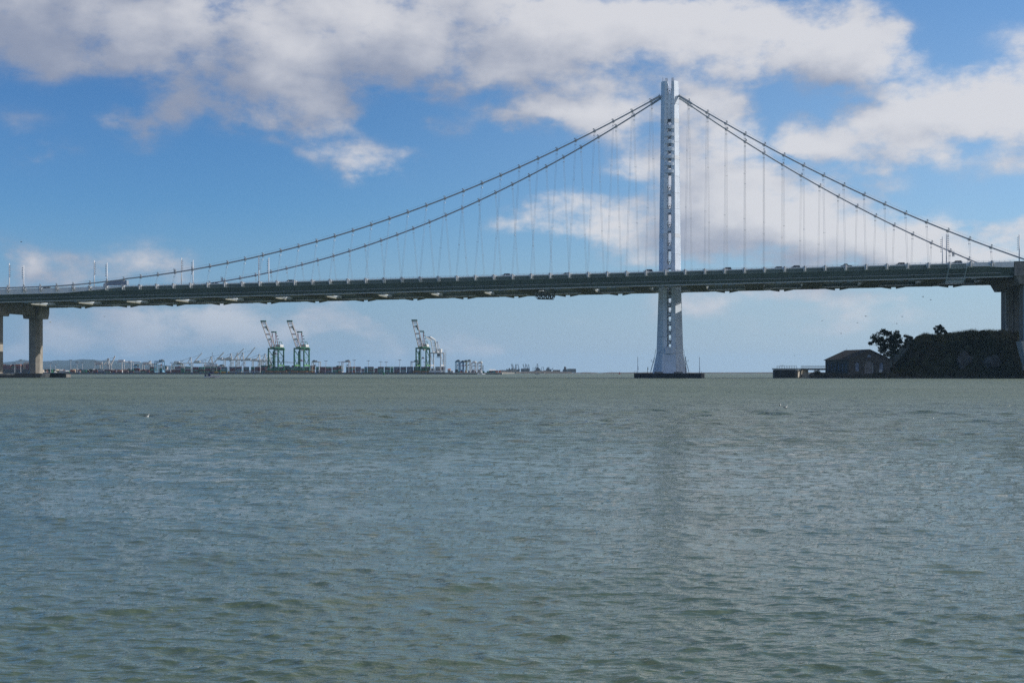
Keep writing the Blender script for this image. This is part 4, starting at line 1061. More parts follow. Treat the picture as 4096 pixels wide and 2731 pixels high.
# --- big ship-to-shore cranes
grn = mat('crane_green', (.018,.115,.055), .5, .12, .15); grn_sun = mat('crane_sunlit_green', (.10,.26,.09), .5, .12, .15)  # portal beams take the crane green with sunlight painted in
stripe = mat('boom_grey', (.42,.40,.40), .5, .1, .3); wcr = mat('crane_white', (.56,.57,.58), .5, .08, .15); hou = mat('machinery_white', (.55,.56,.55), .6, .1, .2)
bog = mat('bogie_ochre', (.26,.15,.06), .8, .3, .6); rdm = mat('spreader_red', (.22,.03,.03), .6, .2); rdb = mat('boom_red', (.24,.06,.05), .6, .15)
def boom_girder(m, a, b, w, h, t): pass
def sts(label, px, sc_=1.0):
    """quay crane: x along the quay, y inland; boom raised over the water"""
    t = thing('quay_crane', label, 'crane', quay(px, 8), RZ, 'green quay cranes with raised booms')
    S, Gq, H = 16.6, 30.0, 41.0
    for x in (0, S):
        for y in (0, Gq):
            m = MB(); m.loft([[(x-.9,y-.9,3.2),(x+.9,y-.9,3.2),(x+.9,y+.9,3.2),(x-.9,y+.9,3.2)],[(x-1.0,y-1.1,12),(x+1.0,y-1.1,12),(x+1.0,y+1.1,12),(x-1.0,y+1.1,12)],[(x-.95,y-1,H),(x+.95,y-1,H),(x+.95,y+1,H),(x-.95,y+1,H)]])
            m.build('leg', grn, t)
            b = MB()
            for i in range(4): b.box((x-4.5+i*3, y, 1.1), (2.6, 1.6, 2.0))
            b.box((x, y, 2.5), (10, 1.4, 1.1)); b.build('bogie', bog, t)
    for y in (0, Gq): MB().box((S/2, y, 4.6), (S-1.82, 1.5, 2.4)).build('sill_beam', grn, t)
    for x in (0, S):
        MB().box((x, Gq/2, 11.8), (1.4, Gq-2.22, 2.6)).build('portal_beam', grn_sun, t)
        MB().bar((x, 1, 25.0), (x, Gq-1, 25.0), .8).build('side_tie', grn, t)
        MB().bar((x, 1, 37.5), (x, Gq-1.2, 25.6), .9).build('side_brace', grn, t)
        MB().bar((x, 1, 24.5), (x, Gq/2, 13.0), .8).build('side_brace', grn, t); MB().bar((x, Gq-1, 24.5), (x, Gq/2, 13.0), .8).build('side_brace', grn, t)
    for y in (0, Gq): MB().box((S/2, y, H-1.2), (S-1.92, 1.8, 2.4)).build('top_beam', grn, t)
    # trolley girders from the water side to behind the rear legs
    for x in (S/2-3.6, S/2+3.6): MB().bar((x, -4, H+.6), (x, Gq+16, H+.6), 1.0, 2.2).build('trolley_girder', grn, t)
    m = MB()
    for y in (-4, 4, 12, 20, 28, 36, 45): m.bar((S/2-3.6, y, H+.2), (S/2+3.6, y, H+.2), .7)
    for i in range(7): m.bar((S/2-3+i, Gq+4+i*.8, H-4.5), (S/2-3+i, Gq+4+i*.8, H-.6), .3)
    m.build('girder_tie', grn, t)
    MB().box((S/2+.5, Gq+15, H-1.6), (9, 6, 3.2)).build('rear_platform', grn, t)
    # boom
    tip = Vector((S/2, -52.0, H+42.0)); hin = Vector((S/2, -3.5, H+.8)); d = (tip-hin)
    bm_ = MB()
    for s in (-3.5, 3.5): bm_.bar(hin+Vector((s,0,0)), tip+Vector((s,0,0)), .9, 1.9)
    boom = bm_.build('boom', stripe, t)
    m = MB()
    for q in (.02, .29, .50, .53, .76, .80, .90, .96, .995): m.bar(hin+d*q+Vector((-3.5,0,0)), hin+d*q+Vector((3.5,0,0)), .6, .9)
    for q0, q1 in ((.02, .15), (.15, .29)): m.bar(hin+d*q0+Vector((-3.5,0,0)), hin+d*q1+Vector((3.5,0,0)), .35); m.bar(hin+d*q0+Vector((3.5,0,0)), hin+d*q1+Vector((-3.5,0,0)), .35)
    m.build('boom_tie', rdb, boom)
    m = MB()
    for q in [i/26 for i in range(27)]:
        for s in (-3.5, 3.5): m.box(hin+d*q+Vector((s*1.16, .3, 1.0)), (.3, .5, 1.0))
    m.build('boom_stripe', rdb, boom)
    MB().box(tip+Vector((0, .6, .8)), (9.4, 2.2, 2.2)).build('boom_head', grn, boom)
    for q, s in ((.80, 1.6), (.32, 0)): MB().box(hin+d*q+Vector((s, .4, .6)), (4.6, 1.8, 1.4)).build('boom_platform', grn, boom)
    MB().bar(hin+d*.64+Vector((2.4,0,.4)), hin+d*.78+Vector((1.0,0,.4)), 1.4, .6).build('boom_ladder', grn, boom)
    # apex frame and stays
    ap = Vector((S/2, 3.0, H+26))
    m = MB()
    for s in (-1, 1):
        m.bar((S/2+s*3.4, -1, H+1), ap+Vector((s*3.0,0,0)), .55); m.bar((S/2+s*3.4, 16, H+1.5), ap+Vector((s*3.0,0,0)), .7)
    m.build('apex_frame', rdb, t)
    m = MB().box(ap+Vector((0,0,.6)), (9.0, 2.6, 2.0)); m.box(ap+Vector((3.4, 2, -2)), (2.4, 2.4, 1.2)); m.box(ap+Vector((4.4, 5, -6)), (2.2, 2.2, 1.2)); m.box(ap+Vector((4.9, 8, -11)), (2.2, 2.2, 1.2)); m.build('apex_head', grn, t)
    for s in (-2.2, 2.2): MB().bar(ap+Vector((s,0,1)), hin+d*.70+Vector((s,0,.5)), .16).build('forestay', dark, t)
    m = MB()
    for s in (-3.6, 3.6):
        m.bar((S/2+s, Gq-14, H+1.5), (S/2+s, Gq-6, H+11), .7); m.bar((S/2+s, Gq-6, H+11), (S/2+s, Gq+2, H+11), .7); m.bar((S/2+s, Gq+2, H+11), (S/2+s, Gq+12, H+1.5), .7)
    m.bar((S/2-3.6, Gq-2, H+11), (S/2+3.6, Gq-2, H+11), .6); m.build('house_gantry', grn, t)
    m = MB(); n = 8
    m.loft([[(S/2-2.8, Gq-9, H+1.8), (S/2+5.4, Gq-9, H+1.8), (S/2+5.4, Gq-9, H+5.2), (S/2+4.4, Gq-9, H+6.2), (S/2-1.8, Gq-9, H+6.2), (S/2-2.8, Gq-9, H+5.2)], [(S/2-2.8, Gq+9, H+1.8), (S/2+5.4, Gq+9, H+1.8), (S/2+5.4, Gq+9, H+5.2), (S/2+4.4, Gq+9, H+6.2), (S/2-1.8, Gq+9, H+6.2), (S/2-2.8, Gq+9, H+5.2)]])
    m.build('machinery_house', hou, t)
    MB().box((S/2+3.2, 9, H-3.2), (3.0, 4.0, 3.2)).build('operator_cab', hou, t)
    return t, S, H
def spreader(t, S, z, wide):
    m = MB().box((S/2+1.5, 8, z), (12.2 if wide else 5.2, 2.4, .9)); m.box((S/2+1.5, 8, z+1.6), (3.0, 2.0, 1.6)); m.build('spreader', rdm, t)
    m = MB()
    for s in (-1, 1): m.bar((S/2+1.5+s, 8, z+2), (S/2+1.5+s, 8, 41), .12)
    m.build('hoist_rope', dark, t)
    m = MB().tube([(2.0, 30, 6), (2.0, 30, 40)], .35, 5); m.box((-1.8, 30, 20), (1.4, 1.6, 32)); m.build('stair_tower', grn, t)
    m = MB().box((S-.72 - 0, 24, 11.9), (.03, 5.0, 1.0)); m.box((S-.72, 12, 12.1), (.03, 2.4, 1.6)); m.build('lettering', mat('sign_pale', (.6,.6,.5), .6), t)
t, S, H = sts('leftmost green quay crane, wide red spreader hanging level', 1074); spreader(t, S, 30.5, True)
t, S, H = sts('second green quay crane, small red spreader lower down', 1177); spreader(t, S, 19, False)
t, S, H = sts('green quay crane farthest right, beside the white crane', 1664.5); spreader(t, S, 23, False)
# white crane with a folded boom
t = thing('quay_crane', 'white quay crane with folded boom overlapping the right green crane', 'crane', quay(1722, 4), RZ)
S, Gq, H = 17.0, 26.0, 33.0
for x in (0, S):
    for y in (0, Gq): MB().bar((x, y, 0), (x, y, H), 1.5).build('leg', wcr, t)
    MB().box((x, Gq/2, 11.6), (1.2, Gq-1.6, 2.0)).build('portal_beam', wcr, t); MB().bar((x, 1, H-4), (x, Gq-1, 13), .7).build('side_brace', wcr, t)
for y in (0, Gq): MB().box((S/2, y, 1.9), (S+4, 2.0, 3.2)).build('sill_beam', wcr, t); MB().box((S/2, y, H-1), (S-1.6, 1.4, 2.0)).build('top_beam', wcr, t)
for s in (-3.6, 3.6): MB().bar((S/2+s, -3, H+.3), (S/2+s, Gq+9, H+.3), .9, 2.4).build('trolley_girder', wcr, t)
m = MB(); h0 = Vector((S/2, -3, H)); h1 = Vector((S/2, -23, H+20)); h2 = Vector((S/2, -62, H+24))
for s in (-3.6, 3.6): m.bar(h0+Vector((s,0,0)), h1+Vector((s,0,0)), .9, 1.7); m.bar(h1+Vector((s,0,0)), h2+Vector((s,0,0)), .9, 1.7)
bo = m.build('boom', wcr, t)
m = MB()
for i in range(9): q = h0.lerp(h1, i/8); m.bar(q+Vector((-3.6,0,0)), q+Vector((3.6,0,0)), .5)
for i in range(7): q = h1.lerp(h2, i/6); m.bar(q+Vector((-3.6,0,0)), q+Vector((3.6,0,0)), .6)
m.build('boom_tie', galv, bo)
m = MB()
for s in (-3.6, 3.6): m.bar((S/2+s, 4, H+1), (S/2+s*.6, 6, H+16), .6); m.bar((S/2+s*.6, 6, H+16), (S/2+s, Gq-2, H+2), .7)
m.box((S/2, 6, H+16.5), (7, 2, 1.6)); m.build('apex_frame', wcr, t)
MB().box((S/2+2, 18, H+3.4), (9, 12, 5.0)).build('machinery_house', hou, t); MB().box((S/2+4, 6, H-4.5), (5, 3.5, 4)).build('operator_cab', dark, t); MB().box((S/2+4, 6, H-8), (6.5, 2.2, 1.0)).build('spreader', dark, t)
m = MB()
for y in (Gq-.6, Gq+1.8): m.bar((S+3.6, y, 0), (S+3.6, y, H+5), .22); m.bar((S+1.8, y, 0), (S+1.8, y, H+5), .22)
for i in range(9): m.box((S+2.7, Gq+.6, 2+i*3.4), (2.2, 2.6, .3)); m.bar((S+1.8, Gq-.6, 2+i*3.4), (S+3.6, Gq+1.8, 5.2+i*3.4), .2)
m.build('stair_tower', galv, t)
# --- distant white quay cranes with their booms to the right
def far_crane(px, base_y, girder_y, apex_y, tip, left_px, Y, label, double=True):
    s = Y/FPX; g0 = at(px, base_y, Y); t = thing('distant_quay_crane', label, 'crane', (g0.x, Y, 3.0), 0.0, 'distant white quay cranes')
    Z = lambda py: CAMZ+(YH-py)*s-3.0; X = lambda p: (p-px)*s
    zg, za = Z(girder_y), Z(apex_y); hw = 9.0
    fm = (wcr, mat('far_crane_grey', (.40,.42,.44), .6, .1, .1), mat('far_crane_pale', (.48,.47,.45), .6, .1, .1))[int(px) % 3]
    for x in (-12, 8):
        for y in (0, 16): MB().bar((x, y, 0), (x, y, zg), 1.5).build('leg', fm, t)
    for y in (0, 16): MB().bar((-12, y, zg*.30), (8, y, zg*.30), 1.5).build('portal_beam', fm, t); MB().bar((-12, y, 1), (8, y, zg*.8), .9).build('side_brace', fm, t)
    MB().bar((X(left_px), 8, zg), (10, 8, zg), 5.0, 2.2).build('trolley_girder', fm, t)
    tp = Vector((X(tip[0]), 8, Z(tip[1])))
    MB().bar((10, 8, zg), tp, 4.0, 1.9).build('boom', fm, t)
    m = MB()
    for y in (3, 13): m.bar((6, y, zg), (4, 8, za), 1.2); m.bar((-4, y, zg), (4, 8, za), 1.0)
    m.box((4, 8, za), (4, 6, 1.6)); m.build('apex_frame', fm, t)
    MB().bar((4, 8, za), (X(left_px)+4, 8, zg+1), .8).build('backstay', fm, t)
    MB().bar((4, 8, za), Vector((10, 8, zg)).lerp(tp, .8), .5).build('forestay', galv, t)
    MB().box((X(left_px)+9, 8, zg+3.2), (13, 9, 4.6)).build('machinery_house', fm, t)
    MB().box((2, 8, zg-3), (4, 3, 3)).build('operator_cab', galv, t)
YF = 3300
far_crane(422, 1478, 1457.5, 1434, (456, 1423), 375, 2900, 'far white crane at the left with boom raised, standing clear of the stacks')
far_crane(510, 1478, 1448, 1444, (557, 1447), 466, 3000, 'far white crane with level boom left of the blue yard crane')
far_crane(590, 1480, 1457, 1444, (646, 1445), 566, 3000, 'far white crane partly behind the blue yard crane')
far_crane(753, 1478, 1453, 1430, (805, 1411), 690, YF, 'far white crane with raised boom left of the sailing boat mast')
far_crane(836, 1478, 1451, 1426, (893, 1408), 772, YF, 'far white crane with raised boom directly behind the boat mast')
far_crane(915, 1478, 1438, 1414, (974, 1393), 862, YF+60, 'far white crane, first of the three with the highest booms')
far_crane(962, 1478, 1438, 1411, (1018, 1389), 900, YF+20, 'far white crane with the highest raised boom left of the green cranes')
far_crane(941, 1478, 1440, 1412.5, (995, 1437), 880, YF+140, 'far white crane with level boom among the highest ones')
far_crane(1028, 1478, 1441, 1417, (1090, 1441), 975, YF, 'far white crane with level boom, left neighbour of the first green crane')
far_crane(1052, 1478, 1443, 1416, (1105, 1421), 1002, YF+80, 'far white crane half hidden behind the first green crane, boom raised')
far_crane(1068, 1478, 1446, 1415, (1172, 1450), 1030, YF+30, 'far white crane whose long level boom passes behind the first green crane')
# --- yard cranes on tyres
def rtg(px0, px1, top, back, m_, label, low=False, flip=False):
    p = quay((px0+px1)/2, back); s = p.y/FPX; w_ = (px1-px0)*s; h = (YH-top)*s+CAMZ-2.9
    t = thing('yard_crane', label, 'crane', p, RZ, 'rubber-tyred yard cranes')
    D = 9.0
    for x in (-w_/2+.6, w_/2-.6):
        for y in (0, D): MB().bar((x, y, 1.2), (x, y, h-1.8), 1.0).build('leg', m_, t)
        MB().box((x, D/2, 1.0), (1.3, D+3, 1.4)).build('sill_beam', m_, t)
        for y in (-.8, D+.8): MB().tube([(x-.5, y, .75), (x+.5, y, .75)], .75, 10).build('wheel', tyre, t)
    for y in (0, D): MB().box((0, y, h-1.0), (w_, 1.1, 1.7)).build('girder', m_, t)
    m = MB().box((w_*(.22 if not flip else -.2), D/2, h+.5), (5.5, D+1.2, 1.4)); m.box((w_*(.3 if not flip else -.28), D/2, h+1.6), (2.6, 4, 1.4)); m.box((w_*.1, 2, h+1.2), (1.6, 1.6, 1.2))
    m.build('trolley', dark if not low else hou, t)
    sx = w_*(.2 if not flip else -.2)
    m = MB().box((sx, D/2, h*.62), (6.2, 2.4, .7)); m.box((sx, D/2, h*.62+1.1), (2.4, 1.8, 1.0)); m.build('spreader', dark if m_ is wcr else rdm, t)
    m = MB()
    for q in (-1.4, 1.4): m.bar((sx+q, D/2, h*.62+1), (sx+q, D/2, h), .14)
    m.bar((sx-3, D/2, h*.5), (sx+4, D/2, h*.2), .25); m.build('hoist_rope', dark, t)
    MB().box((w_/2-1.8, D/2, 3.0), (2.0, 5, 2.6)).build('power_pack', m_, t)
blr = mat('yard_crane_blue', (.04,.13,.27), .5, .1); blp = mat('yard_crane_pale_blue', (.16,.33,.46), .5, .1); wgr = mat('yard_crane_greenish', (.30,.34,.30), .5, .1)
rtg(617, 652, 1443, 30, blp, 'blue yard crane standing above the left container stacks')
rtg(686, 726, 1455, 70, wgr, 'grey-green yard crane left of the sailing boat')
rtg(864, 892, 1462, 110, wgr, 'low grey-green yard crane behind the stacks right of the boat mast')
rtg(1246, 1278, 1445, 44, wcr, 'white yard crane right beside the second green quay crane', flip=True)
rtg(1365, 1397, 1444.5, 44, wcr, 'white yard crane alone in the middle of the container row')
rtg(1642, 1672, 1444, 80, wcr, 'white yard crane just left of the third green quay crane')
rtg(530, 548, 1462, 90, blp, 'small blue-grey yard crane far left behind the low container row')
rtg(1820, 1835, 1444, 30, blp, 'pale blue yard crane at the left of the right-hand group')
rtg(1838, 1853, 1447, 16, blr, 'deep blue yard crane with red spreader in the right-hand group')
rtg(1849, 1866, 1445, 60, wgr, 'tall grey yard crane between the blue and white ones')
rtg(1862, 1879, 1443.5, 90, wcr, 'white yard crane at the back of the right-hand group')
rtg(1883, 1901, 1449, 14, wcr, 'white yard crane with yellow spreader left of the catamaran', True)
rtg(1907, 1925, 1450, 14, wcr, 'rightmost white yard crane, behind the catamaran mast', True)
# --- right-hand quay with sheds
qc, qd = at(1812, 1489, 2050), at(2009, 1489, 2050)
q2 = MB().box(((qd.x-qc.x)/2, 60, .55), (qd.x-qc.x, 120, 4.3)).build('wharf', mat('wharf_pale', (.38,.36,.32), .9, .15, .1), None, kind='structure', loc=(qc.x, 2050, 0))
MB().box(((qd.x-qc.x)/2, -.3, .5), (qd.x-qc.x, .5, 1.6)).build('quay_face', fend, q2)
q3a, q3b = at(1780, 1489, 2085), at(1816, 1489, 2085)
MB().box(((q3b.x-q3a.x)/2, 60, .6), (q3b.x-q3a.x, 130, 4.0)).build('wharf', mat('wharf_rubble', (.16,.15,.14), .9, .3, .2), None, kind='structure', loc=(q3a.x, 2085, 0))
def shed(px0, px1, ytop, Y, D, m_, label, rm=None, name='shed', roof='flat', win=0):
    a, b = at(px0, 1489, Y), at(px1, 1489, Y); s = Y/FPX; z0 = 2.7; h = (YH-ytop)*s+CAMZ-z0; w_ = b.x-a.x
    t = thing(name, label, 'building', ((a.x+b.x)/2, Y, z0)); MB().box((0, D/2, h/2), (w_, D, h)).build('wall', m_, t)
    if roof == 'flat': MB().box((0, D/2, h+.15), (w_+.6, D+.6, .3)).build('roof', rm or m_, t)
    else: MB().loft([[(-w_/2-.3,-.3,h),(w_/2+.3,-.3,h),(w_/2+.3,D+.3,h),(-w_/2-.3,D+.3,h)],[(-w_/2+w_*.12,D*.3,h+roof),(w_/2-w_*.12,D*.3,h+roof),(w_/2-w_*.12,D*.7,h+roof),(-w_/2+w_*.12,D*.7,h+roof)]]).build('roof', rm or m_, t)
    for i in range(win): MB().box((-w_/2+(i+.5)*w_/win, -.04, h*.45), (w_/win*.5, .1, h*.4)).build('window', dark, t)
    return t
orb = mat('shed_orange', (.42,.13,.07), .6, .12, .2); brn = mat('shed_brown', (.12,.05,.04), .7, .12, .2); wrf = mat('shed_white_roof', (.66,.67,.66), .5, .05)
shed(1956, 1983, 1482, 2062, 20, brn, 'dark brown container shed under a white roof at the quay end', wrf, roof=2.2)
shed(1983, 1992, 1482, 2058, 8, orb, 'orange container block left of the gap at the quay end'); shed(1994, 2003, 1482, 2058, 8, orb, 'orange container block at the tip of the quay')
place_right = [(1832,1837,'g',2056),(1841,1846,'o',2056),(1852,1858,'w',2056),(1860,1867,'o',2056),(1872,1880,'b',2058),(1890,1895,'r',2056),(1898,1904,'r',2056),(1930,1938,'g',2062),(1947,1958,'g',2060),(1964,1971,'b',2056),(1971,1980,'t',2056),(1846,1851,'r',2060),(1882,1888,'w',2060)]
for i, (x0, x1, c, Y) in enumerate(place_right):
    p = at((x0+x1)/2, 1489, Y); p.z = 2.72
    link('shipping_container', container_mesh(c, (x1-x0)*Y/FPX), None, f'{CN[c]} container on the right-hand quay, {NTH(i+1)} placed along its edge group', 'container', 'containers on the right-hand quay', loc=p, rz=0)
shed(1790, 1802, 1478, 2100, 14, mat('shed_cream', (.50,.47,.40), .7, .1), 'cream shed with red roof right of the white quay crane', orb, roof=1.6, win=2)
shed(1803, 1812, 1483, 2095, 10, hou, 'low white shed left of the blue yard cranes', win=2)
for x0, x1, y_, l in ((1887,1896,1478,'grey cabin on stilts under the left white yard crane'),(1911,1920,1478,'grey cabin on stilts under the rightmost white yard crane'),(1821,1831,1477,'dark machinery stack under the pale blue yard crane'),(1842,1849,1479,'blue cabin below the deep blue yard crane')):
    shed(x0, x1, y_, 2064, 6, {'g':mat('cabin_grey',(.34,.35,.37),.6,.1)}.get(l[0], blr if 'blue cabin' in l else dark), l, win=2)
t = thing('reach_stacker', 'dark crane column with short arm right of the yard cranes', 'crane', at(1932, 1489, 2066)); t.location.z = 2.7
MB().bar((0,0,0), (0,0,11.5), 1.1).build('mast', dark, t); MB().bar((-4.5,0,6.2), (0,0,7.2), .8).build('arm', dark, t); MB().box((-4,0,5.2), (2.4,1.6,1.0)).build('grab', dark, t)
# --- high light masts of the port
def port_mast(px, ytop, back, label, double=False):
    p = quay(px, back); h = (YH-ytop)*p.y/FPX+CAMZ-2.9
    t = thing('port_light_mast', label, 'street lamp', p, 0, 'tall light masts in the port')
    MB().tube([(0,0,0), (0,0,h)], [.55,.3], 8).build('pole', galv, t)
    for k in range(2 if double else 1):
        m = MB().box((0,0,h-k*2.2), (6.0, 1.2, .5))
        for i in range(5): m.box((-2.4+i*1.2, -.5, h-k*2.2-.4), (.8, .7, .5))
        m.build('lamp_rack', mat('lamp_rack_grey', (.30,.31,.32), .6), t)
PM = [(83,1438,'port mast with two lamp racks left of the pier column',True),(59,1452,'slim port mast at the far left edge',False),(202,1452,'slim port mast right of the pier column',False),(222,1457,'short port mast, first of the close pair right of the pier',False),(283,1439,'port mast standing clear between the pier and the far crane',False),(308,1446,'port mast with wide lamp rack left of the far white crane',True),(330,1450,'slender port mast just left of the far white crane',False),(379,1445,'port mast at the left foot of the first far crane',False),
 (487,1441,'port mast with dark rack between the first two far cranes',False),(646,1441,'port mast beside the blue yard crane',True),(686,1450,'port mast on the left leg of the grey-green yard crane',False),(728,1442,'port mast right of the grey-green yard crane',False),(822,1440,'port mast close left of the sailing boat mast',False),(809,1444,'port mast behind the boat stern',False),
 (1304,1443,'port mast right of the second green crane group',False),(1357,1447,'port mast left of the lone white yard crane',False),(1417,1440,'first port mast right of the lone white yard crane',False),(1474,1442,'second port mast right of the lone white yard crane',False),(1523,1446,'third port mast right of the lone white yard crane',False),(1545,1447,'fourth port mast right of the lone white yard crane',False),(1599,1439,'tallest port mast left of the third green crane',False),(1698,1446,'port mast seen through the third green crane',False),(1829,1444,'port mast above the pale blue yard crane',False)]
for i, (px, yt, l, d2) in enumerate(PM): port_mast(px, yt, 55+(i*37) % 60, l, d2)
# --- low far trees and buildings behind the left quay
lf2 = mat('far_tree_leaf', (.035,.05,.03), .9, .3, .1)
rs = random.Random(21)
for i, (px, yt, w_) in enumerate([(166,1476,5),(182,1479,8),(193,1475,5),(204,1480,9),(216,1479,8),(232,1483,8),(352,1480,6),(366,1477,12),(384,1475,7),(398,1475,6),(413,1478,6),(443,1479,7),(515,1475,10),(534,1470,8),(549,1476,7),(664,1461,6)]):
    Y = 2420+(i % 4)*20; p = at(px, 1489, Y); s = Y/FPX; h = (YH-yt)*s
    t = thing('far_tree', f'small dark tree behind the left quay, {NTH(i+1)} from the left', 'tree', (p.x, Y, 2.8), 0, 'small trees behind the left quay')
    MB().tube([(0,0,0), (0,0,h*.7)], [.5,.25], 6).build('trunk', barkm, t)
    m = MB()
    for _ in range(9): leaves(m, (rs.gauss(0, w_*s*.22), rs.gauss(0,1.5), h*rs.uniform(.5,.95)), w_*s*.30, 26, 1.0, rs, .8)
    m.build('crown', lf2, t)
tan = mat('far_wall_tan', (.40,.34,.26), .8, .1, .1); bgr = mat('far_wall_grey', (.30,.31,.33), .8, .1, .1)
shed(402, 440, 1477, 2500, 30, bgr, 'long grey warehouse behind the trees under the first far crane')
shed(560, 600, 1480, 2480, 30, tan, 'tan earth-coloured building left of the first container stack')
shed(648, 662, 1466, 2600, 20, bgr, 'pale grey block right of the blue yard crane', win=4)
shed(232, 262, 1482, 2450, 20, hou, 'low white sheds right of the pier column', win=6)
shed(440, 480, 1480, 2520, 30, hou, 'low pale warehouse under the level-boom far crane')
rs = random.Random(77); k_ = 0
for px in range(158, 600, 11):
    k_ += 1; px_ = px+rs.uniform(-3, 3); w_ = rs.uniform(4, 10); yt = rs.uniform(1476, 1485); Y = 2560+(k_ % 5)*18
    shed(px_-w_/2, px_+w_/2, yt, Y, 18, (hou, tan, bgr, brn, CMAT['b'], CMAT['g'])[k_ % 6], f'{("small white", "small tan", "small grey", "small brown", "small navy", "small green")[k_ % 6]} building on the left shore, {NTH(k_)} from the pier', win=2)
# --- container ship at the far left
t = thing('container_ship', 'container ship loaded with red and orange boxes at the far left', 'ship', (at(60, 1489, 2600).x, 2600, 0))
s = 2600/FPX
hull = mat('ship_hull', (.05,.05,.055), .6, .1, .05)
MB().loft([[(-70,0,-2),(42,0,-2),(42,24,-2),(-70,24,-2)],[(-76,-1,9),(46,-1,9),(46,25,9),(-76,25,9)]]).build('hull', hull, t)
rs = random.Random(5); cols = 'rrrroorrwgbr'; sm = {}
for i in range(9):
    for k in range(4 if i != 7 else 0):
        c = rs.choice(cols); MB().box((-50+i*9.6, 4+3*(i % 2), 10.4+k*2.5), (9.0, 16, 2.35)).build('deck_container', CMAT[c], t)
sup = MB().box((23, 10, 15), (15, 16, 13)).build('superstructure', tan, t)
MB().box((23, 10, 23), (12, 14, 3)).build('bridge_house', hou, sup)
for i in range(4):
    for k in range(3): MB().box((18+i*3.4, 1.95, 11.5+k*3.4), (1.4, .12, 1.2)).build('window', dark, sup)
# white ship upper works between the boat and the stacks
t = thing('moored_ship', 'white ship superstructure rising behind the stacks by the boat mast', 'ship', (at(838, 1489, 2700).x, 2700, 0)); s = 2700/FPX
MB().loft([[(-22,0,-1),(22,0,-1),(22,18,-1),(-22,18,-1)],[(-23,-1,9),(24,-1,9),(24,19,9),(-23,19,9)]]).build('hull', hull, t)
u_ = MB().loft([[(-11,2,9),(11,2,9),(11,14,9),(-11,14,9)],[(-11,2,14),(12,2,14),(12,14,14),(-11,14,14)],[(-11,2,18.5),(15,2,18.5),(15,14,18.5),(-11,14,18.5)]]).build('superstructure', hou, t)
for i in range(6):
    for k in range(2): MB().box((-8+i*3, 1.9, 12+k*3.4), (1.3, .15, 1.1)).build('window', dark, u_)
MB().box((2, 8, 19.6), (24, 8, 1.2)).build('bridge_wing', dark, u_)
# small orange work floats by the quay
for i, (x0, x1) in enumerate(((858, 876), (885, 904), (911, 918))):
    p = quay((x0+x1)/2, -.1); MBp = MB().box((0,0,0), ((x1-x0)*SPX, .5, 1.2)); MBp.box((0,.1,.8), ((x1-x0)*SPX*.9, .3, .4))
    o = MBp.build('safety_barrier', mat('barrier_yellow', (.62,.34,.03), .6, .1), None, label=f'{("long", "second long", "short")[i]} yellow barrier on the quay edge right of the boat', cat='barrier', group='yellow barriers on the quay edge', loc=(p.x, p.y-1.0, 3.3), rz=RZ)

# ------------------------------------------------------------------ far shore, naval ships, hills
nav = mat('naval_grey', (.11,.12,.135), .6, .15, .05); hg = mat('far_earth', (.12,.105,.09), .95, .3, .03)
def bank(px0, px1, ytop, Y, label, ends=8, D=60):
    a, b = at(px0, 1489, Y), at(px1, 1489, Y); s = Y/FPX; h = (YH-ytop)*s+CAMZ; n = 40; secs = []; rs = random.Random(int(px0))
    for i in range(n+1):
        t = i/n; x = a.x+(b.x-a.x)*t; e = min(1, min(t, 1-t)*n/ends); hh = h*(e**.7)*(.88+.14*math.sin(t*9+px0)+rs.uniform(-.05,.05))
        secs.append([(x, Y, -1), (x, Y+5, max(.1, hh*.6)), (x, Y+14, max(.2, hh)), (x, Y+D, max(.2, hh*.9)), (x, Y+D+10, -1)])
    return MB().loft(secs, closed=False, cap=False).build('breakwater', hg, None, kind='structure', smooth=True)
bank(1990, 2050, 1484.5, 3000, '', 3); bank(2020, 2296, 1483.5, 3300, '', 3, 100); bank(2290, 2398, 1488.6, 3350, '', 4); bank(2396, 2800, 1487.8, 3400, '', 4); bank(2780, 3400, 1489.2, 3500, '', 2); bank(2700, 4200, 1488.5, 6000, '', 2)
rockl = mat('pale_rubble', (.30,.28,.24), .9, .3, .1)
m = MB(); rs = random.Random(9)
for i in range(120):
    p = at(2040+i*1.15, 1489, 3290); r = rs.uniform(.8, 1.8); m.box((p.x, 3290+rs.uniform(-3,3), .5), (r*2, r, r*1.2), rz=rs.random())
m.build('rubble', rockl, None, kind='stuff', label='pale rubble stones along the foot of the far bank', cat='stones')
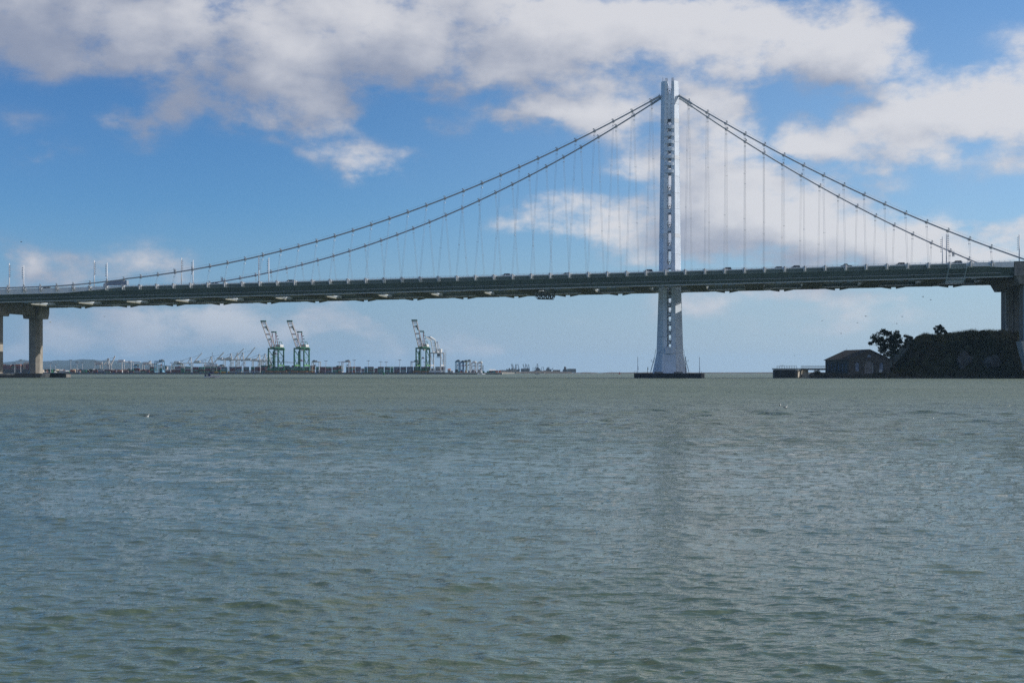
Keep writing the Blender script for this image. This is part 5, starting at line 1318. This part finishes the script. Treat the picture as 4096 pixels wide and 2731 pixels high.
def ship(px0, px1, Y, ydeck, label, towers, masts, cranes):
    a, b = at(px0, 1489, Y), at(px1, 1489, Y); s = Y/FPX; L = b.x-a.x; zd_ = (YH-ydeck)*s+CAMZ
    t = thing('naval_ship', label, 'ship', ((a.x+b.x)/2, Y, 0), 0, 'grey ships at the far berth'); X = lambda p: (p-(px0+px1)/2)*s; Z = lambda q: (YH-q)*s+CAMZ
    MB().loft([[(-L/2+4,0,-1),(L/2-3,0,-1),(L/2-3,16,-1),(-L/2+4,16,-1)],[(-L/2,-1,zd_),(L/2,-1,zd_),(L/2,17,zd_),(-L/2,17,zd_)]]).build('hull', nav, t)
    for (p0, p1, q) in towers: MB().loft([[(X(p0),2,zd_),(X(p1),2,zd_),(X(p1),14,zd_),(X(p0),14,zd_)],[(X(p0)+.6,3,Z(q)),(X(p1)-.6,3,Z(q)),(X(p1)-.6,13,Z(q)),(X(p0)+.6,13,Z(q))]]).build('superstructure', nav, t)
    for (p, q, w_) in masts:
        m = MB().bar((X(p),8,zd_), (X(p),8,Z(q)), 1.0)
        for k in range(3): m.bar((X(p)-w_*(1-.25*k),8,zd_+(Z(q)-zd_)*(.60+.16*k)), (X(p)+w_*(1-.25*k),8,zd_+(Z(q)-zd_)*(.60+.16*k)), .6)
        m.build('mast', nav, t)
    for (p0, q0, p1, q1) in cranes:
        m = MB(); lattice(m, (X(p0)-1.2,8,Z(q0)), (X(p1)-.7,8,Z(q1)), (X(p0)+1.2,8,Z(q0)), (X(p1)+.7,8,Z(q1)), 8, .55); m.build('cargo_boom', nav, t)
ship(2025, 2080, 3650, 1477.5, 'grey crane ship with four lattice booms at the left of the far berth', [(2025,2029,1474),(2034,2041,1472),(2044,2053,1473),(2056,2064,1475),(2070,2079,1475)], [], [(2050,1476,2045,1455),(2055,1476,2049.5,1456),(2060,1476,2066,1456),(2066,1476,2062,1457),(2076,1476,2071,1456)])
ship(2082, 2120, 3650, 1477, 'grey crane ship with four upright booms in the middle of the far berth', [(2084,2100,1473.5),(2100,2119,1473)], [(2132,1470,0.1)][:0], [(2098,1476,2092,1456.5),(2103,1476,2102,1455.5),(2111,1476,2106,1456.5),(2117,1476,2114.5,1456.5)])
ship(2136, 2168, 3600, 1481, 'grey warship with tall radar mast at the far berth', [(2142,2162,1474),(2146,2156,1468.5)], [(2150,1453.5,5),(2132+12,1466,2)], [])
ship(2176, 2206, 3650, 1481, 'grey ship with two stub masts right of the warship', [(2184,2204,1476),(2186,2198,1471)], [(2192.5,1466,2),(2197,1468,2)], [(2204,1481,2213,1471.5)])
ship(2250, 2272, 3650, 1482, 'grey ship with rust-red funnel next to the roofed shed', [(2252,2270,1476),(2256,2263,1467)], [(2258,1465,1.5)], [])
t = bpy.data.objects['naval_ship.004']; p = at(2262.5, 1472, 3645)
MB().box((p.x-t.location.x, 0, p.z), (3.4, 3, 7)).build('funnel', mat('funnel_rust', (.20,.08,.05), .7, .1), t)
shed(2271, 2304, 1475, 3600, 20, mat('hall_grey', (.20,.21,.215), .7, .12, .03), 'big grey roofed shed at the right end of the far berth', win=8)
shed(2000, 2040, 1480.2, 3300, 40, mat('hall_pale', (.30,.31,.30), .7, .1, .03), 'long low grey warehouse right of the orange quay end', win=10)
shed(2040, 2066, 1480, 3298, 40, mat('hall_cream', (.46,.42,.35), .7, .1, .03), 'cream lit front of the long warehouse left of the far berth', win=6)
shed(2212, 2241, 1479.5, 3500, 30, mat('hall_tan', (.26,.20,.17), .7, .1, .03), 'low brown shed between the grey ships', win=6)
for i, (px, yt) in enumerate(((2132,1470),(2139.5,1470),(2167,1469),(2174,1469))):
    p = at(px, 1489, 3600); t = thing('dock_post', f'dark dock post beside the warship, {NTH(i+1)} from the left', 'post', (p.x, 3600, 1.0), 0, 'dock posts at the far berth'); h = (YH-yt)*3600/FPX+2
    MB().bar((0,0,0), (0,0,h), 1.1).build('shaft', nav, t); MB().bar((0,0,h), (5 if i == 2 else 2, 0, h+1), .6).build('arm', nav, t)
hill_m = mat('hill_cover', (.022,.034,.028), .95, .3, .004)
def hills(Y, pts, D):
    m = MB(); secs = []
    xs_ = [p[0] for p in pts]; n = 150
    for i in range(n+1):
        px = xs_[0]+(xs_[-1]-xs_[0])*i/n; k = max(j for j in range(len(pts)) if pts[j][0] <= px); k = min(k, len(pts)-2)
        t = (px-pts[k][0])/(pts[k+1][0]-pts[k][0]); t = t*t*(3-2*t); y = pts[k][1]+(pts[k+1][1]-pts[k][1])*t+1.1*math.sin(px*.05)+.7*math.sin(px*.13)
        X = at(px, 0, Y).x; h = max(0.0, (YH-y)*Y/FPX)+2
        secs.append([(X, Y-D*.8, -1), (X, Y-D*.4, h*.45), (X, Y, h), (X, Y+D, -1)])
    m.loft(secs, closed=False, cap=False).build('far_hills', hill_m, None, kind='structure', smooth=True)
hills(15000, [(-900,1452),(-200,1440),(20,1447),(90,1440),(180,1444),(260,1440),(330,1437),(420,1440),(560,1449),(700,1462),(900,1478),(1200,1488)], 900)
hills(12000, [(-900,1466),(0,1458),(120,1462),(200,1466),(290,1458),(345,1441),(370,1439),(410,1445),(470,1458),(560,1468),(700,1480),(900,1489)], 700)
# ------------------------------------------------------------------ boats and buoys
t = thing('sailing_boat', 'white sailing yacht with blue sail cover motoring with sails down', 'boat', at(849, 1489, 716), R(30)); t.location.z = -.05
L = 8.7; gel = mat('gelcoat_white', (.80,.80,.82), .3, .05, 1.0); nvy = mat('canvas_navy', (.012,.025,.12), .8, .15, 2.0); alu = mat('spar_alloy', (.50,.51,.53), .35, .05, metal=.3)
secs = []
for i, (x, w_, zk, zs) in enumerate(((-4.2,.75,.15,1.10),(-3.2,1.15,-.1,1.05),(-1.2,1.4,-.35,1.05),(1.0,1.3,-.35,1.12),(2.8,.8,-.15,1.25),(3.9,.3,.2,1.38),(4.5,.03,.85,1.46))):
    secs.append([(x, -w_, zs), (x, -w_*.93, zs*.45), (x, -w_*.45, zk), (x, w_*.45, zk), (x, w_*.93, zs*.45), (x, w_, zs)])
hl = MB().loft(secs).build('hull', gel, t, smooth=False)
MB().loft([[(x, -w_*1.005-.01, zs*.84), (x, -w_*1.008-.015, zs*.74), (x, -w_*.9, zs*.74), (x, -w_*.9, zs*.84)] for x, w_, zs in ((-4.1,.75,1.1),(-1.2,1.4,1.05),(1,1.3,1.12),(2.8,.8,1.25),(4.2,.15,1.42))]).build('stripe', rdm, hl)
MB().tube([(-.05,-1.42,.55),(-.05,-1.42,.05)], .16, 8).build('fender', dark, hl)
MB().loft([[(-1.6,-.85,1.0),(2.4,-.5,1.15),(2.4,.5,1.15),(-1.6,.85,1.0)],[(-1.4,-.65,1.5),(1.9,-.35,1.42),(1.9,.35,1.42),(-1.4,.65,1.5)]]).build('cabin', gel, t)
for x in (-.8, .2, 1.1): MB().box((x, -.72+x*.09, 1.3), (.5, .05, .16)).build('window', dark, t)
MB().tube([(.55,0,1.3),(.05,0,13.7)], [.11,.075], 8).build('mast', alu, t)
m = MB()
for z, w_ in ((5.4, .55), (9.2, .45)): m.bar((.4, -w_, z), (.4, w_, z), .06)
m.box((.05,0,13.7), (.5,.1,.12)); m.bar((.6,-.6,5.9),(.2,-.6,5.7),.2); m.build('spreader', dark, t)
MB().bar((.45,0,2.35), (-3.0,0,2.15), .12).build('boom_spar', alu, t)
MB().loft([[(.5,-.16,2.35),(.5,.16,2.35),(.5,.1,3.15),(.5,-.1,3.15)],[(-1.2,-.15,2.3),(-1.2,.15,2.3),(-1.2,.1,2.8),(-1.2,-.1,2.8)],[(-3.1,-.1,2.2),(-3.1,.1,2.2),(-3.1,.06,2.42),(-3.1,-.06,2.42)]]).build('sail_cover', nvy, t)
MB().tube([(4.3,0,1.5),(3.2,0,4.4),(.25,0,13.1)], [.05,.10,.045], 6).build('furled_jib', nvy, t)
m = MB()
for a, b in (((.05,0,13.6),(-4.2,0,1.2)),((.3,0,9.0),(.4,-1.3,1.1)),((.3,0,9),(.4,1.3,1.1))): m.bar(a, b, .03)
m.build('rigging', dark, t)
MB().loft([[(-4.4,-1.0,2.35),(-2.2,-1.0,2.35),(-2.2,1.0,2.35),(-4.4,1.0,2.35)],[(-4.3,-.8,2.6),(-2.3,-.8,2.6),(-2.3,.8,2.6),(-4.3,.8,2.6)]]).build('bimini', nvy, t)
MB().loft([[(-1.9,-.9,1.0),(-.9,-.8,1.4),(-.9,.8,1.4),(-1.9,.9,1.0)],[(-1.9,-.8,2.1),(-1.2,-.7,2.0),(-1.2,.7,2.0),(-1.9,.8,2.1)]]).build('spray_hood', nvy, t)
MB().box((-3.9,-.55,1.45), (.8,.8,.9)).build('dinghy_cover', nvy, t)
m = MB()
for x in (-4.1,-2.9,2.6,3.4,4.3):
    m.bar((x,-.9 if x < 0 else -.5, 1.1), (x,-.9 if x < 0 else -.5, 1.75), .04)
m.bar((2.6,-.5,1.75),(4.4,-.2,2.0),.04); m.build('guard_rail', alu, t)
# two people in the cockpit, seated
def sitter(x, y, z, coat, label):
    t2 = thing('person', label, 'person', t.location+Vector((x, y, z))); skin = mat('skin', (.35,.22,.16), .6); 
    m = MB().loft([[(.16*math.cos(a)*s_+o, .2*math.sin(a)*s_, h) for a in [2*math.pi*i/8 for i in range(8)]] for h, s_, o in ((.0,.95,.0),(.25,.9,.0),(.45,1.05,.02),(.58,.8,.03),(.64,.35,.04),(.70,.34,.05),(.76,.50,.06),(.86,.55,.06),(.94,.30,.06))])
    m.loft([[(o, .14*sd_+.07*math.cos(a), .03+.07*math.sin(a)) for a in [2*math.pi*i/6 for i in range(6)]] for sd_ in (-1,) for o in (0, .38)])
    m.loft([[(o, .14+.07*math.cos(a), .03+.07*math.sin(a)) for a in [2*math.pi*i/6 for i in range(6)]] for o in (0, .38)])
    m.loft([[(.02+k*.3, -.22+.045*math.cos(a), .5-k*.22+.045*math.sin(a)) for a in [2*math.pi*i/6 for i in range(6)]] for k in (0, 1)])
    m.loft([[(.02+k*.3, .22+.045*math.cos(a), .5-k*.22+.045*math.sin(a)) for a in [2*math.pi*i/6 for i in range(6)]] for k in (0, 1)])
    m.build('body', coat, t2, smooth=True); MB().ell((.06,0,.90), (.10,.09,.09)).build('cap', dark, t2)
sitter(-2.6, -.5, 1.05, mat('coat_black', (.02,.02,.025), .9), 'person in dark jacket seated in the yacht cockpit')
sitter(-2.1, -.62, 1.0, mat('coat_yellow', (.50,.38,.03), .8), 'person in yellow jacket seated in the yacht cockpit')
# catamaran
t = thing('catamaran', 'white catamaran seen from the bow in front of the right-hand quay', 'boat', at(1921, 1489, 1540)); t.location.z = 0
for y in (-2.4, 2.4):
    x = y
    MB().loft([[(x-.75,-5,1.5),(x+.75,-5,1.5),(x+.5,-5,-.3),(x-.5,-5,-.3)],[(x-.8,3,1.6),(x+.8,3,1.6),(x+.5,3,-.3),(x-.5,3,-.3)],[(x-.3,7,1.9),(x+.3,7,1.9),(x+.1,7,0),(x-.1,7,0)]]).build('hull', gel, t)
MB().box((0,0,1.5), (5.2,7,.7)).build('bridge_deck', gel, t); MB().loft([[(-2.4,-3,1.9),(2.4,-3,1.9),(2.4,3,1.9),(-2.4,3,1.9)],[(-2.0,-2.4,3.1),(2.0,-2.4,3.1),(2.0,2,3.1),(-2,2,3.1)]]).build('saloon', gel, t)
MB().box((0,-2.8,2.5), (3.8,.2,.6)).build('window', dark, t); MB().box((-.3,-3.6,4.0), (4.6,3,.15)).build('hard_top', nvy, t)
m = MB()
for x in (-2.2, 1.7): m.bar((x,-4.6,2), (x,-4.6,4), .1)
m.build('top_post', dark, t); MB().tube([(.9,0,3), (.9,0,19)], .13, 6).build('mast', dark, t); MB().bar((.9,-4,4.6), (.9,0,5), .3).build('boom_spar', nvy, t)
MB().loft([[(3.4,-6,.7),(6.0,-5,.9),(6.0,-3.6,.9),(3.4,-3.6,.7)],[(3.2,-6.1,1.5),(6.2,-5,1.6),(6.2,-3.5,1.6),(3.2,-3.5,1.5)]]).build('tender', gel, t)
t = thing('small_yacht', 'tiny dark yacht with bare mast before the far berth', 'boat', at(2148.5, 1489, 2200)); t.location.z = 0
MB().loft([[(-3.6,-.8,1.1),(-3.6,.8,1.1),(-3.4,.5,-.2),(-3.4,-.5,-.2)],[(1,-1.1,1.0),(1,1.1,1.0),(1,.7,-.3),(1,-.7,-.3)],[(4,-.1,1.3),(4,.1,1.3),(3.6,.05,0),(3.6,-.05,0)]]).build('hull', nav, t); MB().tube([(.3,0,1), (.3,0,17)], .14, 6).build('mast', dark, t); MB().box((-.5,0,1.3), (3,1.2,.6)).build('cabin', gel, t)
for px, py, Y, c, l in ((2478, 1497, 2050, 'red', 'red channel buoy right of the far berth'), (1535, 1498.6, 1650, 'green', 'green channel buoy in front of the container row')):
    b = thing('channel_buoy', l, 'buoy', at(px, 1489, Y)); b.location.z = 0; cm = mat('buoy_'+c, (.30,.04,.03) if c == 'red' else (.02,.16,.07), .6)
    MB().tube([(0,0,-.4), (0,0,.9)], 1.4, 10).build('float', cm, b); MB().loft([[(-1,-1,.9),(1,-1,.9),(1,1,.9),(-1,1,.9)],[(-.3,-.3,3.6),(.3,-.3,3.6),(.3,.3,3.6),(-.3,.3,3.6)]]).build('tower', cm, b); MB().box((0,0,3.9), (.4,.4,.5)).build('lantern', dark, b)
# ------------------------------------------------------------------ gulls
wgu = mat('gull_white', (.70,.70,.68), .8, .05); ggu = mat('gull_grey', (.07,.075,.085), .8, .1); bill = mat('gull_bill', (.5,.3,.05), .6)
def flying(px, py, Y, heading, flap, label, m_=None, s=1.0):
    t = thing('gull', label, 'bird', at(px, py, Y), heading, 'gulls on the wing'); m_ = m_ or ggu
    MB().loft([[(x, r*math.cos(a), r*math.sin(a)+z) for a in [2*math.pi*i/8 for i in range(8)]] for x, r, z in ((-.30,.01,.0),(-.2,.05,0),(-.05,.085,0),(.1,.08,.01),(.19,.05,.03),(.25,.055,.05),(.31,.03,.05),(.36,.005,.04))]).build('body', m_, t, smooth=True)
    for sd_ in (-1, 1):
        e = (.02, sd_*.28, .28*flap); tp = (-.12, sd_*.66, .28*flap-.10)
        MB().loft([[(.12, sd_*.05, .03),(-.10, sd_*.05, .03),(-.10, sd_*.05, .05),(.12, sd_*.05, .06)],[(e[0]+.08, e[1], e[2]),(e[0]-.12, e[1], e[2]),(e[0]-.12, e[1], e[2]+.02),(e[0]+.08, e[1], e[2]+.025)],[(tp[0]+.03, tp[1], tp[2]),(tp[0]-.03, tp[1], tp[2]),(tp[0]-.03, tp[1], tp[2]+.01),(tp[0]+.03, tp[1], tp[2]+.01)]]).build('wing', m_, t)
    MB().prism([(-.28,-.03,0),(-.46,-.09,0),(-.46,.09,0),(-.28,.03,0)], (0,0,0), (0,0,.015)).build('tail', wgu, t)
    t.scale = (s, s, s)
for i, (px, py, Y, h, f, l) in enumerate([(85,968,420,.3,.6,'dark gull high at the left edge above the light masts'),(418,1266,500,2.4,.4,'dark gull below the deck at the left'),(201,1289,330,.2,.7,'pale gull just right of the left pier beam'),(1489,886,600,1.2,.8,'gull gliding over the near cable left of the tower'),(3463,1265,420,.4,.5,'biggest gull under the right span'),(3609,1266,450,2.8,.3,'gull above the crest tree under the right span'),(3587,1294,470,3.0,.4,'gull just below and left of the one over the crest tree'),(3430,1291,480,.1,.2,'gull below the biggest one under the right span'),(3364,1334,520,.6,.6,'lone gull above the pump house roof'),(3288,1283,500,2.0,.5,'gull left of the biggest one under the right span'),(3178,1422,520,1.0,.5,'gull low over the jetty'),(3692,1187,430,.3,.6,'upper gull close under the right deck'),(3723,1199,430,2.7,.4,'lower gull close under the right deck'),(2060,1420,620,.2,.5,'pale gull low over the far berth')]):
    flying(px, py, Y, h, f, l, wgu if 'pale' in l else ggu)
flying(2142, 1510, 700, .3, .9, 'dark bird skimming the water below the far berth')
def floating(px, Y, heading, label, s=1.0):
    t = thing('floating_gull', label, 'bird', at(px, 1489, Y), heading, 'gulls resting on the water'); t.location.z = .02; t.scale = (s, s, s)
    MB().loft([[(x, w_*math.cos(a), h*math.sin(a)+z) for a in [2*math.pi*i/10 for i in range(10)]] for x, w_, h, z in ((-.24,.01,.01,.12),(-.16,.06,.04,.08),(-.04,.09,.07,.05),(.08,.09,.08,.05),(.15,.06,.06,.07),(.18,.02,.03,.09))]).build('body', wgu, t, smooth=True)
    MB().loft([[(x, w_*math.cos(a), h*math.sin(a)+z) for a in [2*math.pi*i/10 for i in range(10)]] for x, w_, h, z in ((-.30,.005,.005,.13),(-.16,.075,.03,.105),(-.02,.10,.035,.10),(.08,.07,.02,.11),(.11,.01,.01,.11))]).build('wing', ggu, t, smooth=True)
    MB().tube([(.13,0,.08),(.17,0,.16),(.17,0,.21)], [.045,.035,.03], 8).build('neck', wgu, t, smooth=True)
    MB().ell((.185,0,.225), (.05,.038,.036)).build('head', wgu, t, smooth=True)
    MB().tube([(.22,0,.222),(.275,0,.212)], [.014,.004], 6).build('bill', bill, t)
floating(586, 89, 0.1, 'white-breasted gull with dark back floating at the left, facing right', .8)
floating(3120, 120, 1.1, 'gull floating behind the other one on the right water', .8)
floating(3141, 113, 0.15, 'dark-backed gull floating in front of its companion on the right water', .85)
# ------------------------------------------------------------------ damp air over the bay
hz_m = bpy.data.materials.new('bay_haze'); hz_m.use_nodes = True; T = NT(hz_m.node_tree); T.n.clear()
HAZE = 3.2e-5
pv = T.new('ShaderNodeVolumePrincipled', {'Color': (.48,.74,1.0,1), 'Density': HAZE, 'Anisotropy': 0.2})
T.new('ShaderNodeOutputMaterial', {'Volume': pv.outputs[0]})
MB().box((0, 0, 110), (36000, 36000, 228)).build('haze', hz_m, None, kind='stuff', label='thin blue haze over the bay', cat='haze')
